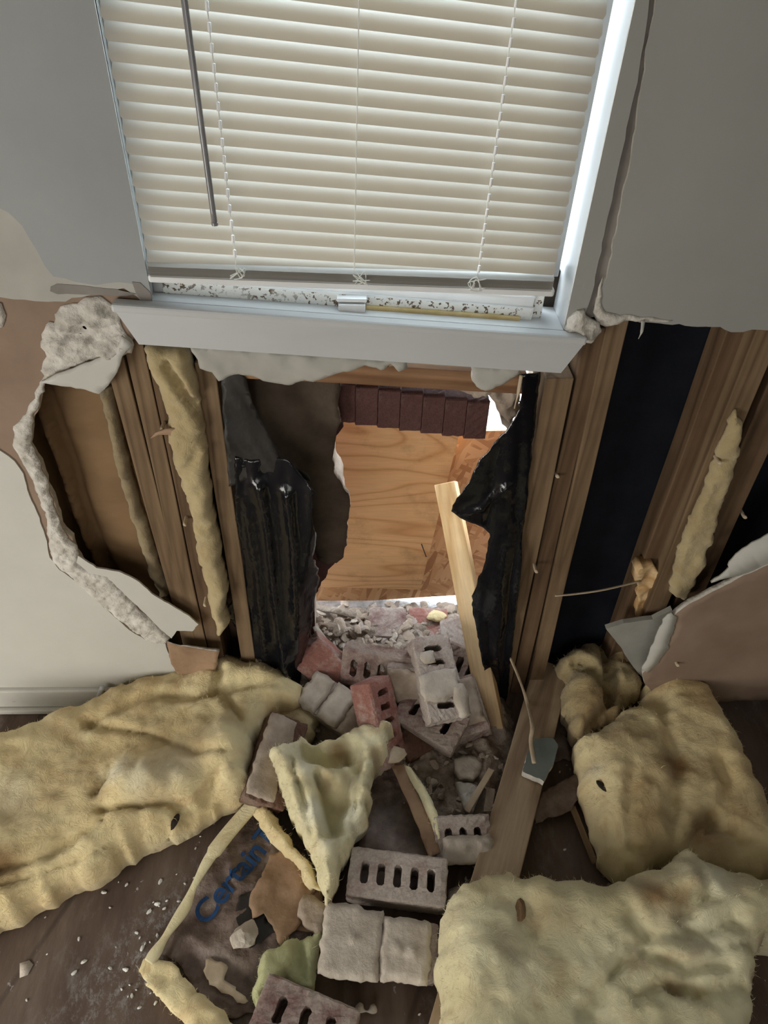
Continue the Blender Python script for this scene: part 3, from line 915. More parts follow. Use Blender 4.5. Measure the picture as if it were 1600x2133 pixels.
kids.append(box('sash_latch', lt.x - 0.023, lt.x + 0.023, 0.010, 0.026, lt.z + 0.004, lt.z + 0.010, MT['sash_clean'], 0.001))
sbar('caulk', 0.006, 0.006, 0.016, 0.024, 0.008, MT['foam'], 0.003, x0=0.02, x1=s1 - 0.02)
kids.append(meshobj('pane', [(s0, 0.050, zline(s0, 0.03)), (s1, 0.050, zline(s1, 0.03)), (s1, 0.050, ZT), (s0, 0.050, ZT)], [(0, 1, 2, 3)], MT['glass']))
adopt(win, *kids)

# plaster scraps still stuck under the apron
for k, (pp, sd) in enumerate((([(398, 727), (440, 722), (600, 735), (740, 745), (850, 752), (850, 768), (835, 772), (815, 760), (790, 768), (760, 762), (735, 768), (700, 778), (650, 792), (600, 800), (560, 795), (530, 785), (500, 783), (455, 788), (440, 772), (415, 765)], 41),
                              ([(980, 760), (1085, 765), (1082, 780), (1060, 790), (1040, 802), (1010, 812), (990, 806), (982, 790)], 42))):
    o = patch('trim_plaster_remnant', W2(pp, 0.0), 'w', 0.0, [MT['paint_old'], MT['gypsum'], MT['gypsum']], lambda u, v, d: 0.001 + 0.003 * np.clip(d / 0.006, 0, 1) + 0.003 * fbm(u * 40, v * 40, sd, 3), -0.013, res=0.006, bres=0.006, jag=0.006, seed=sd)
    tag(o, kind='structure')

# ================================================================== STUDS (things: each piece of timber could be lifted out)


STUDS = []


def stud(px0, px1, row, label, mm='stud', z1=1.0, z0=0.0, y0=0.016, group='wall studs left standing', name='wall_stud', slope=0.0, depth=0.088):
    a = W(px0, row, y0); b = W(px1, row, y0)
    xw = (b.x - a.x); cx = (a.x + b.x) / 2
    zc = (a.z + b.z) / 2
    A = Vector((cx + slope * (z0 - zc), y0 + depth / 2, z0)); B = Vector((cx + slope * (z1 - zc), y0 + depth / 2, z1))
    o = beam(name, A, B, depth, xw - 0.0015, MT[mm], 0.0, seed=int(px0), ref=Vector((1, 0, 0)), amp=0.0006)
    tag(o, label, 'wall stud'); STUDS.append(o)
    return o


stud(249, 289, 868, 'wall stud beside the brown paper bay, leftmost of the three studs left of the window', z1=1.0, slope=-0.02)
stud(291, 331, 868, 'middle wall stud of the three grouped studs left of the window', z1=1.0)
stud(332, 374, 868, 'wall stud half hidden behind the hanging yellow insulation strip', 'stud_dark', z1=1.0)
stud(421, 463, 868, 'single short stud between the yellow insulation strip and the left black plastic', z1=0.95, slope=-0.0)
stud(1099, 1153, 1003, 'scuffed wall stud next to the black plastic on the right of the opening', z1=0.93, slope=-0.03)
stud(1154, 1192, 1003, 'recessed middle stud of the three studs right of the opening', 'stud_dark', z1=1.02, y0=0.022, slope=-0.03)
stud(1193, 1232, 1003, 'wall stud at the left border of the black sheathing bay', z1=1.10, slope=-0.04)
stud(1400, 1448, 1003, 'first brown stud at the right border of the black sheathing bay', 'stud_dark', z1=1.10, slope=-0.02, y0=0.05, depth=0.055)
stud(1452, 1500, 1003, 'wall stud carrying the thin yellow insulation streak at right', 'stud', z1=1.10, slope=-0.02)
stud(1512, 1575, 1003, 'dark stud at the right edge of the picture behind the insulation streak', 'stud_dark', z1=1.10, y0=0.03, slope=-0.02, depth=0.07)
# sole plates
o = beam('sole_plate', (-1.2, 0.06, 0.019), (-0.16, 0.06, 0.019), 0.089, 0.038, MT['stud_dark'], seed=4); tag(o, 'dark sole plate under the studs left of the opening', 'timber')
o = beam('sole_plate', (0.60, 0.06, 0.019), (1.9, 0.06, 0.019), 0.089, 0.038, MT['stud_dark'], seed=5); tag(o, 'dark sole plate under the black sheathing right of the opening', 'timber')
# rough sill under the window, seen above the bricks
a = W(700, 765, 0.03); b = W(1090, 800, 0.03)
o = beam('rough_sill', (a.x - 0.16, 0.060, a.z + 0.004), (b.x, 0.060, b.z + 0.008), 0.09, 0.038, MT['sill_wood'], seed=7); tag(o, 'weathered rough sill timber just under the window apron above the bricks', 'timber')

# ================================================================== SHEATHING AND VENEER
# left: brown fibreboard behind kraft-faced batt
o = flat_w('wall_sheathing_left', [(-1.9, -0.05), (-1.9, 2.4), (XL, 2.4), (XL, 1.05), (-0.02, 1.0), (-0.03, 0.95), (-0.10, 0.6), (-0.10, 0.1), (-0.10, -0.05)], 0.112, 0.012, MT['fibre_b'], jag=0.004, world=True, seed=50)
tag(o, kind='structure')
bx = [(1085, 690), (1300, 640), (1700, 640), (1900, 800), (1700, 1500), (1310, 1420), (1060, 1500), (1075, 1300), (1090, 1000)]
o = flat_w('wall_sheathing_right', [(0.36, -0.05), (0.36, 1.0), (0.36, 2.4), (2.1, 2.4), (2.1, -0.05)], 0.108, 0.012, MT['black'], world=True)
tag(o, kind='structure')
# kraft paper facing in the far left bay, with its standing fold
kp = [(-300, 700), (-300, 1300), (0, 1500), (420, 1500), (340, 1240), (265, 760), (100, 760)]
kpw = W2([(60, 740), (275, 740), (300, 1000), (345, 1240), (400, 1420), (200, 1420), (-60, 1250), (-100, 900)], 0.05)


def kfr(u, v, d):
    fold = polydist(u, v, W2([(60, 810), (110, 950), (160, 1090), (205, 1185), (240, 1300)], 0.05))
    side = (u < -0.43)
    return 0.014 * np.exp(-(fold / 0.006) ** 2) - 0.02 * np.exp(-((fold - 0.02) / 0.012) ** 2) + 0.006 * fbm(u * 9, v * 22, 4, 3) + 0.010 * fbm(u * 4, v * 4, 7, 2)


o = patch('kraft_facing', kpw, 'w', 0.062, [MT['kraft'], MT['kraft'], MT['kraft']], kfr, lambda u, v, d: kfr(u, v, d) - 0.002, res=0.008, jag=0.002, seed=51)
tag(o, 'brown kraft paper facing in the wall bay left of the three studs', 'paper')


def zig(pts, w):  # offset polyline to a ribbon in px
    L = []; R_ = []
    for i, p in enumerate(pts):
        a = pts[max(0, i - 1)]; b = pts[min(len(pts) - 1, i + 1)]
        dx, dy = b[0] - a[0], b[1] - a[1]; n = math.hypot(dx, dy)
        ww = w(i / (len(pts) - 1)) if callable(w) else w
        L.append((p[0] - dy / n * ww / 2, p[1] + dx / n * ww / 2)); R_.append((p[0] + dy / n * ww / 2, p[1] - dx / n * ww / 2))
    return L + R_[::-1]


def pillow(h, r=0.03, nz=0.006, f=14, seed=1, creases=(), bumps=(), plane=None, big=0.0):
    """half-height profile: rounded rim, lumpy top, creases along polylines"""
    def fn(u, v, d):
        e = np.clip(d / r, 0, 1)
        s = np.sqrt(np.clip(1 - (1 - e) ** 2, 0, 1))
        hh = h * (0.12 + 0.88 * s) + s * (nz * fbm(u * f, v * f, seed, 5) * 2 + big * fbm(u * 5, v * 5, seed + 3, 2))
        hh = hh + s * 0.006 * (0.5 - np.abs(fbm(u * 9 + 0.6 * fbm(u * 9, v * 9, seed + 20, 2), v * 15, seed + 21, 4))) * 1.8 + s * 0.0018 * fbm(u * 70, v * 70, seed + 30, 3)
        for line, w, dep in creases:
            q = polydist(u, v, line) + 0.9 * w * fbm(u * 18, v * 18, seed + 9, 3)
            hh = hh - s * dep * np.exp(-(q / w) ** 2)
        for (bx_, by_, br, bh) in bumps:
            hh = hh + s * bh * np.exp(-((u - bx_) ** 2 + (v - by_) ** 2) / br ** 2)
        return hh
    return fn


# grey-yellow batt edge next to first stud
o = patch('insulation_edge', W2(zig([(215, 820), (235, 905), (258, 1000), (285, 1090), (320, 1195), (345, 1250)], 26), 0.03), 'w', 0.045, MT['ins_dusty'], pillow(0.012, 0.01, 0.003, 30, 3), -0.01, res=0.007, jag=0.004, seed=52)
tag(o, 'thin dusty insulation edge running down beside the brown paper bay', 'insulation')
# hanging yellow strip
hs = [(300, 722), (330, 720), (375, 722), (395, 735), (408, 780), (420, 830), (418, 850), (428, 900), (436, 960), (436, 1000), (452, 1100), (462, 1170), (475, 1215), (470, 1260), (480, 1290), (470, 1310),
      (455, 1320), (440, 1270), (425, 1200), (412, 1150), (402, 1090), (390, 1030), (365, 970), (356, 915), (350, 870), (340, 830), (322, 780), (305, 745)]
hb = W2(hs, 0.01)
o = patch('insulation_strip', hb, 'w', 0.01, MT['ins_dim'], pillow(0.022, 0.02, 0.005, 22, 5, creases=[(W2([(350, 745), (380, 790), (415, 850)], 0.01), 0.006, 0.022), (W2([(430, 900), (400, 960), (370, 970)], 0.01), 0.008, 0.008)]), lambda u, v, d: -0.02 + 0 * u, res=0.006, bres=0.006, jag=0.006, seed=53)
tag(o, 'yellow insulation strip hanging down between the studs left of the opening', 'insulation')
# torn kraft wisp on the strip
o = patch('paper_wisp', W2([(312, 912), (322, 900), (345, 893), (365, 890), (400, 920), (380, 915), (350, 905), (330, 905)], -0.012), 'w', -0.012, MT['kraft_light'], 0.002, 0.0, res=0.01, jag=0.002, seed=54)
tag(o, 'small torn paper wisp sticking out of the hanging yellow strip', 'paper')
# right yellow streak
st = [(1530, 860), (1548, 880), (1540, 950), (1520, 1010), (1500, 1060), (1490, 1110), (1465, 1180), (1440, 1230), (1420, 1250), (1395, 1235), (1400, 1200), (1415, 1150), (1440, 1080), (1480, 990), (1500, 920)]
o = patch('insulation_strip', W2(st, 0.008), 'w', 0.012, MT['ins_dim'], pillow(0.012, 0.012, 0.004, 30, 6), -0.006, res=0.006, bres=0.006, jag=0.008, seed=55)
tag(o, 'thin yellow insulation streak clinging to the stud at far right', 'insulation')

# brown torn fibreboard hanging in the opening
fb = [(505, 770), (712, 772), (706, 850), (712, 880), (700, 900), (697, 925), (694, 950), (697, 985), (710, 1000), (716, 1012), (726, 1030), (728, 1060), (722, 1120), (716, 1160), (703, 1172), (680, 1174), (664, 1166), (650, 1140), (600, 1140), (520, 1150), (480, 1160), (470, 900)]
o = patch('sheathing_board', W2(fb, 0.09), 'w', 0.09, [MT['fibre'], MT['fibre'], MT['mortar']], lambda u, v, d: 0.003 * fbm(u * 25, v * 25, 4, 3), -0.012, res=0.012, bres=0.006, jag=0.005, seed=56)
tag(o, 'torn dark brown sheathing board hanging at the left of the opening', 'board')

# rowlock brick course above the opening, each brick a thing, laid on a line with the tilt of the sill
ra = W(716, 795, 0.13); rbp = W(1040, 838, 0.13)
nbk = 7
for k in range(9):
    t0 = (k - 0.0) / nbk
    x = ra.x - 0.02 + (rbp.x - ra.x) * (k + 0.5) / nbk * 1.0
    z = ra.z + (rbp.z - ra.z) * (x - ra.x) / (rbp.x - ra.x)
    if k > 6: continue
    B_ = brick_mesh('brick', MT['brick_wall'], 60 + k, holes=False, amp=0.0008)
    A0 = Vector((x, 0.115, z - 0.040)); A1 = Vector((x, 0.115 + 0.194, z - 0.052))
    B_.matrix_world = orient(A0, A1, PI / 2)
    B_.scale = (1, 0.92, 0.80)
    tag(B_, ('leftmost', 'second from left', 'third from left', 'fourth from left', 'third from right', 'second from right', 'rightmost')[k] + ' of the dark red bricks set on edge above the opening', 'brick', 'row of bricks on edge above the opening')
mb = [(705, 780), (1085, 800), (1085, 835), (1050, 835), (1045, 818), (1020, 812), (985, 818), (940, 806), (850, 803), (800, 800), (715, 792)]
o = patch('mortar_bed', W2(mb, 0.108), 'w', 0.108, MT['mortar'], lambda u, v, d: 0.002 + 0.006 * fbm(u * 60, v * 60, 3, 4) + 0.003, -0.10, res=0.006, jag=0.005, seed=61)
tag(o, 'rough grey mortar bed on top of the row of bricks', 'mortar')
# veneer masses around the opening
vl = W(700, 800, 0.16).x
v0 = flat_w('wall_outside_left', [(-1.9, -0.14), (-1.9, 2.4), (XL - 0.02, 2.4), (XL - 0.02, 1.02), (vl + 0.0, 0.92), (vl, 0.78)] + W2([(712, 870), (716, 890), (700, 912), (690, 925), (695, 985), (705, 1005), (714, 1020), (718, 1060), (712, 1120), (704, 1160), (655, 1240)], 0.16) + [(W(650, 1250, 0.16).x, -0.14)], 0.16, 0.09, [MT['brick_wall'], MT['brick_wall'], MT['mortar']], jag=0.008, world=True, seed=62)
tag(v0, kind='structure')
v1 = flat_w('wall_outside_right', [(0.36, -0.14), (0.36, 1.02), (XR + 0.02, 1.02), (XR + 0.02, 2.4), (2.1, 2.4), (2.1, -0.14)], 0.16, 0.09, [MT['brick_wall'], MT['brick_wall'], MT['mortar']], jag=0.004, world=True, seed=63)
tag(v1, kind='structure')
v2 = box('wall_outside_sill', vl, 0.36, 0.16, 0.25, 0.86, 1.0, MT['brick_wall'], 0.002); tag(v2, kind='structure')
cl = W(1045, 820, 0.12)
lump = [(1000, 800), (1080, 800), (1085, 850), (1068, 880), (1045, 862), (1030, 840), (1015, 822), (990, 828), (980, 812)]
o = patch('mortar_lump', W2(lump, 0.11), 'w', 0.11, MT['mortar'], lambda u, v, d: np.clip(d / 0.01, 0, 1) * 0.02 * (0.8 + fbm(u * 50, v * 50, 3, 4)), -0.06, res=0.006, jag=0.008, seed=64)
tag(o, 'broken mortar lump at the right end of the brick row', 'mortar')
o = patch('brick_remnant', W2([(1040, 848), (1070, 855), (1068, 905), (1046, 880)], 0.18), 'w', 0.18, [MT['mortar_light'], MT['brick_dusty'], MT['mortar']], 0.004, -0.05, res=0.01, jag=0.004, seed=65)
tag(o, 'pale brick remnant beside the daylight gap at the top right of the opening', 'brick')

# ================================================================== BOARDS OUTSIDE
ob = W2([(560, 905), (1180, 895), (1180, 1225), (600, 1262)], 0.46)
o = patch('osb_sheet', ob, 'w', 0.46, [MT['osb'], MT['osb'], MT['edge']], 0, -0.011, res=9, bres=0.5, smooth=False)
tag(o, 'orange brown strand board sheet closing the opening from outside behind the plywood', 'board')
pw = W2([(560, 700), (1018, 700), (966, 868), (875, 1228), (560, 1220)], 0.42)
o = patch('plywood_sheet', pw, 'w', 0.42, [MT['ply'], MT['ply'], MT['edge']], 0, -0.012, res=9, bres=0.5, smooth=False)
PLY = o; tag(o, 'light plywood sheet with wavy grain leaning outside the opening', 'board')
# nail through the plywood
for k, (p, q) in enumerate((((878, 1133), (888, 1160)), ((1108, 1230), (1120, 1250)))):
    if k: continue
    o = tube('nail', [W(p[0], p[1], 0.415), W(q[0], q[1], 0.395)], 0.0016, MT['dark']); adopt(PLY, o); o['label'] = 'rusty nail'

# ================================================================== BLIND
bl = empty('window_blind', (0.0, 0.008, 1.08)); tag(bl, 'cream mini blind lowered over the window with its cords knotted at the bottom rail', 'window blind')
YB = 0.000
zl0 = W(217, 39, YB); zl1 = W(303, 485, YB); zr0 = W(1235, 157, YB); zr1 = W(1152, 542, YB)


def slat_line(k):      # k = 0 at the slat that meets the left edge at y=39 px; k grows downwards
    zl = zl0.z + (zl1.z - zl0.z) * k / 12; zr = zr0.z + (zr1.z - zr0.z) * k / 12
    return zl, zr


SX0 = XL + 0.008; SX1 = XR - 0.033


def slat_mesh(name, zl, zr, seed, ang=53, w=0.0256, y=YB, sag=0.0):
    verts = []; faces = []
    nx, ns = 14, 6
    a = math.radians(ang)
    rnd = random.Random(seed)
    j = rnd.uniform(-.02, .02)
    for i in range(nx + 1):
        t = i / nx
        x = SX0 + (SX1 - SX0) * t; z0 = zl + (zr - zl) * t
        e = 1.0
        for s in range(ns + 1):
            q = s / ns              # 0 = lower room edge, 1 = upper outer edge
            c = (q - 0.5) * w
            bulge = 0.0030 * (1 - (2 * q - 1) ** 2)      # convex towards the room/up
            dy = c * math.cos(a + j); dz = c * math.sin(a + j)
            ny_, nz_ = -math.sin(a), math.cos(a)
            xx = x
            if i in (0, nx) and s in (0, ns): xx += 0.003 if i == 0 else -0.003
            verts.append((xx, y + dy + bulge * ny_, z0 + w / 2 * math.sin(a) + dz + bulge * nz_))
    m = ns + 1
    for i in range(nx):
        for s in range(ns):
            faces.append((i * m + s, (i + 1) * m + s, (i + 1) * m + s + 1, i * m + s + 1))
    return meshobj(name, verts, faces, MT['slat'], None, True)


kids = []
for k in range(-21, 14):
    zl, zr = slat_line(k)
    kids.append(slat_mesh('slat', zl, zr, k + 50))
# stacked slats on the bottom rail
bra = W(322, 578, -0.012); brb = W(1140, 608, -0.012)
zl14, zr14 = slat_line(14)
for k in range(6):
    t = k / 6
    zl = bra.z + 0.004 + k * 0.0030; zr = brb.z + 0.004 + k * 0.0030
    kids.append(slat_mesh('slat', zl - 0.002, zr - 0.002, k, ang=12, w=0.025, y=YB - 0.002))
kids.append(slat_mesh('slat', zl14 + 0.0, zr14 + 0.004, 3, ang=48, y=YB))
bt = tilted_bar('bottom_rail', Vector((SX0 - 0.002, 0, bra.z + 0.004 + (SX0 - bra.x) * 0)), Vector((SX1 + 0.004, 0, brb.z + 0.004)), YB - 0.014, YB + 0.012, 0.012, MT['slat'], 0.005)
bt.data.materials[0] = MT['sash_clean']
kids.append(bt)
hr = box('head_rail', SX0, SX1, -0.006, 0.024, ZT - 0.045, ZT - 0.014, MT['sash_clean']); kids.append(hr)
# ladders / cords
for px0, px1, yb in ((430, 492, 535), (748, 738, 545), (1075, 994, 560)):
    A = W(px0, 0, YB - 0.013); Bq = W(px1, yb + 20, YB - 0.013)
    top = A + (A - Bq) * 1.6
    kids.append(tube('ladder_cord', [top, A, Bq], 0.0007, MT['cord'], seg=5))
    if px0 != 748:
        for k in range(-8, 14):
            zl, zr = slat_line(k)
            # white dashes standing in for daylight coming through the slat slots
            zc = A.z + 0; t = 0
            x = None
            for it in range(3):
                x = (A.x + (Bq.x - A.x) * t)
                z = zl + (zr - zl) * (x - SX0) / (SX1 - SX0)
                t = (z - A.z) / (Bq.z - A.z)
            kids.append(tube('slot_light_dash', [(x, YB - 0.016, z + 0.001), (x + 0.0005, YB - 0.0155, z + 0.011)], 0.0022, MT['slot_light'], seg=6))
rnd = random.Random(4)
for px, py in ((494, 570), (752, 580), (993, 592)):
    c0 = W(px, py, YB - 0.024)
    pts = []
    for k in range(16):
        pts.append(c0 + Vector((rnd.uniform(-.013, .013), rnd.uniform(-.004, .002), rnd.uniform(-.010, .011))))
    kids.append(tube('knotted_cord', pts, 0.0007, MT['cord'], seg=5))
wa = W(384, 0, -0.030); wb = W(447, 463, -0.030)
kids.append(tube('tilt_wand', [wa + (wa - wb) * 1.15, wa, (wa + wb) / 2, wb], 0.0042, MT['wand'], seg=6))
kids.append(tube('wand_tip', [wb, wb + (wb - wa).normalized() * 0.004], 0.0046, MT['wand'], seg=8))
adopt(bl, *kids)

# ================================================================== BLACK PLASTIC
def folds(amp, seed, fx=28, fz=3.0, lean=0.25, base=0.0):
    def fn(u, v, d):
        s = u + lean * v
        return base + amp * (0.9 * fbm(s * fx, v * fz, seed, 2) + 0.45 * np.abs(fbm(s * fx * 1.7, v * fz * 2, seed + 5, 1)) - 0.2 * np.abs(vnoise(s * fx * 3, v * fz, seed + 8))) + amp * 0.03 * fbm(u * 50, v * 50, seed + 2, 2)
    return fn


lp = [(484, 940), (520, 950), (600, 940), (640, 985), (655, 1002), (651, 1050), (660, 1092), (654, 1150), (662, 1180), (666, 1205), (655, 1245), (652, 1290), (640, 1340), (630, 1370), (626, 1405), (624, 1434), (604, 1418), (575, 1390), (545, 1375), (520, 1365), (492, 1318), (478, 1290), (469, 1268), (486, 1245), (512, 1218), (505, 1150), (495, 1080), (488, 1010)]
def ridged(base_f, ridges):
    def fn(u, v, d):
        r = base_f(u, v, d)
        for line, w_, h_ in ridges:
            t_ = polydist(u, v, W2(line, 0.02))
            r = r + h_ * np.exp(-t_ / w_) * np.clip((d - 0.004) / 0.035, 0, 1)
        return r
    return fn


f1 = folds(0.034, 71, 14, 1.4, -0.12)
f1 = ridged(f1, [([(545, 1000), (560, 1100), (575, 1230), (600, 1400)], 0.010, 0.022), ([(505, 1020), (530, 1150), (548, 1280), (555, 1370)], 0.008, 0.016), ([(600, 1010), (615, 1120), (620, 1260), (628, 1430)], 0.010, 0.018)])
o1 = patch('lower_sheet', W2(lp, 0.02), 'w', 0.025, MT['plastic'], f1, lambda u, v, d: f1(u, v, d) - 0.0008, res=0.006, bres=0.008, jag=0.004, seed=71)
up_ = [(458, 775), (500, 775), (512, 792), (530, 850), (560, 905), (585, 950), (612, 972), (640, 990), (648, 1004), (610, 992), (575, 986), (545, 984), (520, 992), (500, 1002), (477, 1010), (474, 950), (466, 880)]
f2 = folds(0.014, 74, 14, 8, 0.5)
o2 = patch('upper_flap', W2(up_, 0.01), 'w', 0.012, MT['plastic_dust'], f2, lambda u, v, d: f2(u, v, d) - 0.0008, res=0.006, bres=0.008, jag=0.003, seed=74)
pr = empty('plastic_sheet', W(560, 1430, 0.03)); tag(pr, 'black plastic sheet draped down the left side of the opening', 'plastic sheet')
adopt(pr, o1, o2)
rp = [(1086, 775), (1126, 775), (1118, 850), (1108, 930), (1098, 1020), (1088, 1100), (1080, 1200), (1072, 1290), (1064, 1350), (1056, 1430), (1048, 1486), (1030, 1455), (1014, 1410), (1002, 1365), (994, 1320), (986, 1280), (984, 1245), (996, 1205), (1008, 1170), (1020, 1110), (1000, 1096), (965, 1082), (938, 1066), (952, 1035), (975, 1000), (1000, 955), (1035, 912), (1062, 880), (1082, 845)]
f3 = folds(0.026, 78, 13, 2.2, 0.10)
f3 = ridged(f3, [([(1075, 1080), (1050, 1200), (1035, 1330), (1040, 1450)], 0.008, 0.014), ([(950, 1066), (1000, 1050), (1050, 1000)], 0.008, 0.012), ([(1000, 1300), (1030, 1250), (1050, 1130)], 0.006, 0.010)])
o = patch('plastic_sheet', W2(rp, 0.012), 'w', 0.014, MT['plastic'], f3, lambda u, v, d: f3(u, v, d) - 0.0008, res=0.006, bres=0.008, jag=0.003, seed=78)
tag(o, 'black plastic sheet hanging on the right of the opening behind the leaning stick', 'plastic sheet')
o = tube('vapour_strip', [W(1086, 782, -0.005), W(1080, 815, -0.008), W(1072, 850, -0.008)], 0.003, MT['strip'], flat=0.4); tag(o, 'short pale splinter hanging in front of the brick row at its right end', 'splinter')

# ================================================================== RIGHT FLAP OF DRYWALL
br_ = [(1398, 1272), (1440, 1243), (1490, 1215), (1525, 1195), (1600, 1162), (1700, 1120), (1800, 1100), (1800, 1440), (1700, 1443), (1600, 1450), (1530, 1452), (1462, 1458), (1440, 1452), (1400, 1440), (1362, 1440), (1338, 1412), (1335, 1392), (1358, 1370), (1385, 1335), (1400, 1300)]
flap = patch('drywall_flap', W2(br_, -0.05), 'w', -0.05, [MT['brown_paper'], MT['paint'], MT['gypsum']], lambda u, v, d: 0.013 + 0.010 * fbm(u * 5, v * 5, 3, 2), lambda u, v, d: 0.010 * fbm(u * 5, v * 5, 3, 2), res=0.02, bres=0.008, jag=0.004, seed=81)
tag(flap, 'bent drywall piece with brown paper face leaning at the lower right', 'drywall piece')
s1_ = patch('paint_shred', W2([(1400, 1275), (1380, 1290), (1368, 1320), (1350, 1365), (1338, 1395), (1352, 1400), (1370, 1380), (1392, 1345), (1402, 1315), (1408, 1285)], -0.064), 'w', -0.064, [MT['paint']], 0.002, -0.002, res=9, bres=0.008, jag=0.005, seed=82); adopt(flap, s1_)
s2_ = patch('paint_shred', W2([(1482, 1212), (1510, 1190), (1530, 1155), (1565, 1130), (1600, 1112), (1720, 1070), (1800, 1060), (1800, 1120), (1700, 1140), (1600, 1178), (1540, 1195)], -0.060), 'w', -0.060, [MT['paint']], 0.004, -0.002, res=9, bres=0.008, jag=0.005, seed=83); adopt(flap, s2_)
o = flat_w('baseboard_right', [(1262, 1310), (1300, 1298), (1360, 1290), (1400, 1270), (1400, 1440), (1345, 1420), (1320, 1390), (1290, 1345)], -0.012, 0.012, MT['grey_trim'], jag=0.002, seed=84); tag(o, kind='structure')
o = patch('splintered_wood', W2([(1322, 1190), (1335, 1178), (1360, 1176), (1372, 1190), (1366, 1215), (1385, 1235), (1372, 1255), (1345, 1270), (1326, 1290), (1330, 1250), (1334, 1230)], 0.03), 'w', 0.04, MT['lumber_fresh'], lambda u, v, d: 0.01 + 0.02 * fbm(u * 40, v * 20, 3, 3), -0.02, res=0.006, jag=0.008, seed=85)
tag(o, 'pale splintered wood at the lower right corner of the black sheathing', 'broken wood')
o = tube('pale_strip', [W(1156, 1241, -0.002), W(1200, 1237, -0.006), W(1260, 1228, -0.006), (W(1335, 1210, 0.01))], 0.0028, MT['strip'], flat=0.4); tag(o, 'thin pale strip stretched across the black sheathing', 'strip')
o = tube('pale_strip', [W(1064, 1372, -0.02), W(1082, 1415, -0.03), W(1098, 1462, -0.05), G(1109, 1510, 0.11), G(1106, 1545, 0.10), G(1113, 1590, 0.10)], 0.005, MT['strip'], flat=0.5); tag(o, 'curled pale strip hanging over the grey-green board scrap', 'strip')
o = tube('paint_drip', [W(1340, 668, -0.006), W(1337, 690, -0.010), W(1330, 706, -0.010)], 0.004, MT['paint_old'], flat=0.5, taper=lambda t: 1 - 0.8 * t); tag(o, 'pale paper sliver hanging from the torn edge over the black bay', 'splinter')

# --- baseboard left
o = box('baseboard_left', FL, W(372, 1410, -0.012).x, -0.015, 0.0, 0.0, 0.078, MT['trim_dirty'], 0.004); tag(o, kind='structure')
o = box('trim_shoe', FL, W(372, 1410, -0.012).x - 0.02, -0.028, -0.015, 0.0, 0.016, MT['trim_dirty'], 0.005); tag(o, kind='structure')
a = W(214, 1432, -0.02); b = G(197, 1470, 0.02)
o = tube('door_stop', [a, (a + b) / 2, b], 0.0055, MT['trim'], taper=lambda t: 1.2 - 0.3 * t); tag(o, 'small white peg door stop sticking out of the left baseboard', 'door stop')
# nails and screws standing out of the timber edges
for px, py, owner in ((338, 892, STUDS[2]), (385, 1090, STUDS[2]), (427, 1258, STUDS[2]), (1160, 990, STUDS[5]), (1116, 1188, STUDS[4]), (1497, 962, STUDS[8]),
                      (1416, 1130, STUDS[7]), (1550, 1075, STUDS[9]), (1410, 1383, flap)):
    c0 = W(px, py, -0.002 if owner is not flap else -0.066)
    if owner in (STUDS[7],): c0 = W(px, py, 0.048)
    if owner in (STUDS[9],): c0 = W(px, py, 0.028)
    if owner in (STUDS[5],): c0 = W(px, py, 0.020)
    o = tube('nail_head', [c0 + Vector((0, 0.020, 0)), c0 + Vector((0, -0.002, 0.0)), c0 + Vector((0.003, -0.004, 0.001))], 0.0035, MT['strip'], seg=7); adopt(owner, o)

# ================================================================== RUBBLE HEAP
heap_px = [(632, 1290), (665, 1262), (720, 1256), (800, 1258), (900, 1256), (955, 1250), (1000, 1285), (1040, 1400), (1075, 1500), (1070, 1600), (1045, 1700), (990, 1712), (930, 1705), (870, 1640), (800, 1600), (720, 1570), (640, 1520), (590, 1450), (570, 1380), (600, 1330)]


def heap_h(x, y):
    """height of the heap above the floor"""
    t = np.clip((np.asarray(y) + 0.28) / 0.36, 0, 1)
    base = 0.008 + 0.045 * t * t * (3 - 2 * t)
    base = base - np.clip((np.asarray(y) - 0.20) / 0.15, 0, 1) * 0.075
    return base


def heap_front(u, v, d):
    return (heap_h(u, v) + 0.030 * fbm(u * 22, v * 22, 5, 5) + 0.010 * np.abs(fbm(u * 60, v * 60, 8, 3))) * np.clip(d / 0.03, 0.1, 1) + 0.14


hp = patch('rubble_heap', G2(heap_px, 0.02), 'g', -0.14, [MT['dust'], MT['dust'], MT['dust']], heap_front, 0.0, res=0.007, bres=0.012, jag=0.012, seed=101)
tag(hp, 'heap of grey brown mortar dust and crumbs lying in the broken wall opening', 'rubble', kind='stuff')

CH_M = [MT['mortar'], MT['mortar_light'], MT['mortar'], MT['mortar'], MT['brick_dusty'], MT['dust']]
rnd = random.Random(11)
protos = []
for k in range(9):
    o = chunk('mortar_chip', CH_M[k % 6], 0.034, 0.024, 0.013, 200 + k)
    protos.append(o)
used = set()


def put_chip(x, y, z, s, label, group, flat=True):
    k = rnd.randrange(len(protos))
    if k in used:
        o = protos[k].copy(); COL.objects.link(o)
    else:
        o = protos[k]; used.add(k)
    o.location = (x, y, z)
    o.rotation_euler = (rnd.uniform(-.5, .5), rnd.uniform(-.5, .5), rnd.uniform(0, 6.28))
    o.scale = (s * rnd.uniform(.8, 1.25), s * rnd.uniform(.7, 1.2), s * rnd.uniform(.7, 1.5))
    for kk in ('label', 'category', 'group'):
        if kk in o: del o[kk]
    tag(o, label, 'rubble', group)
    return o


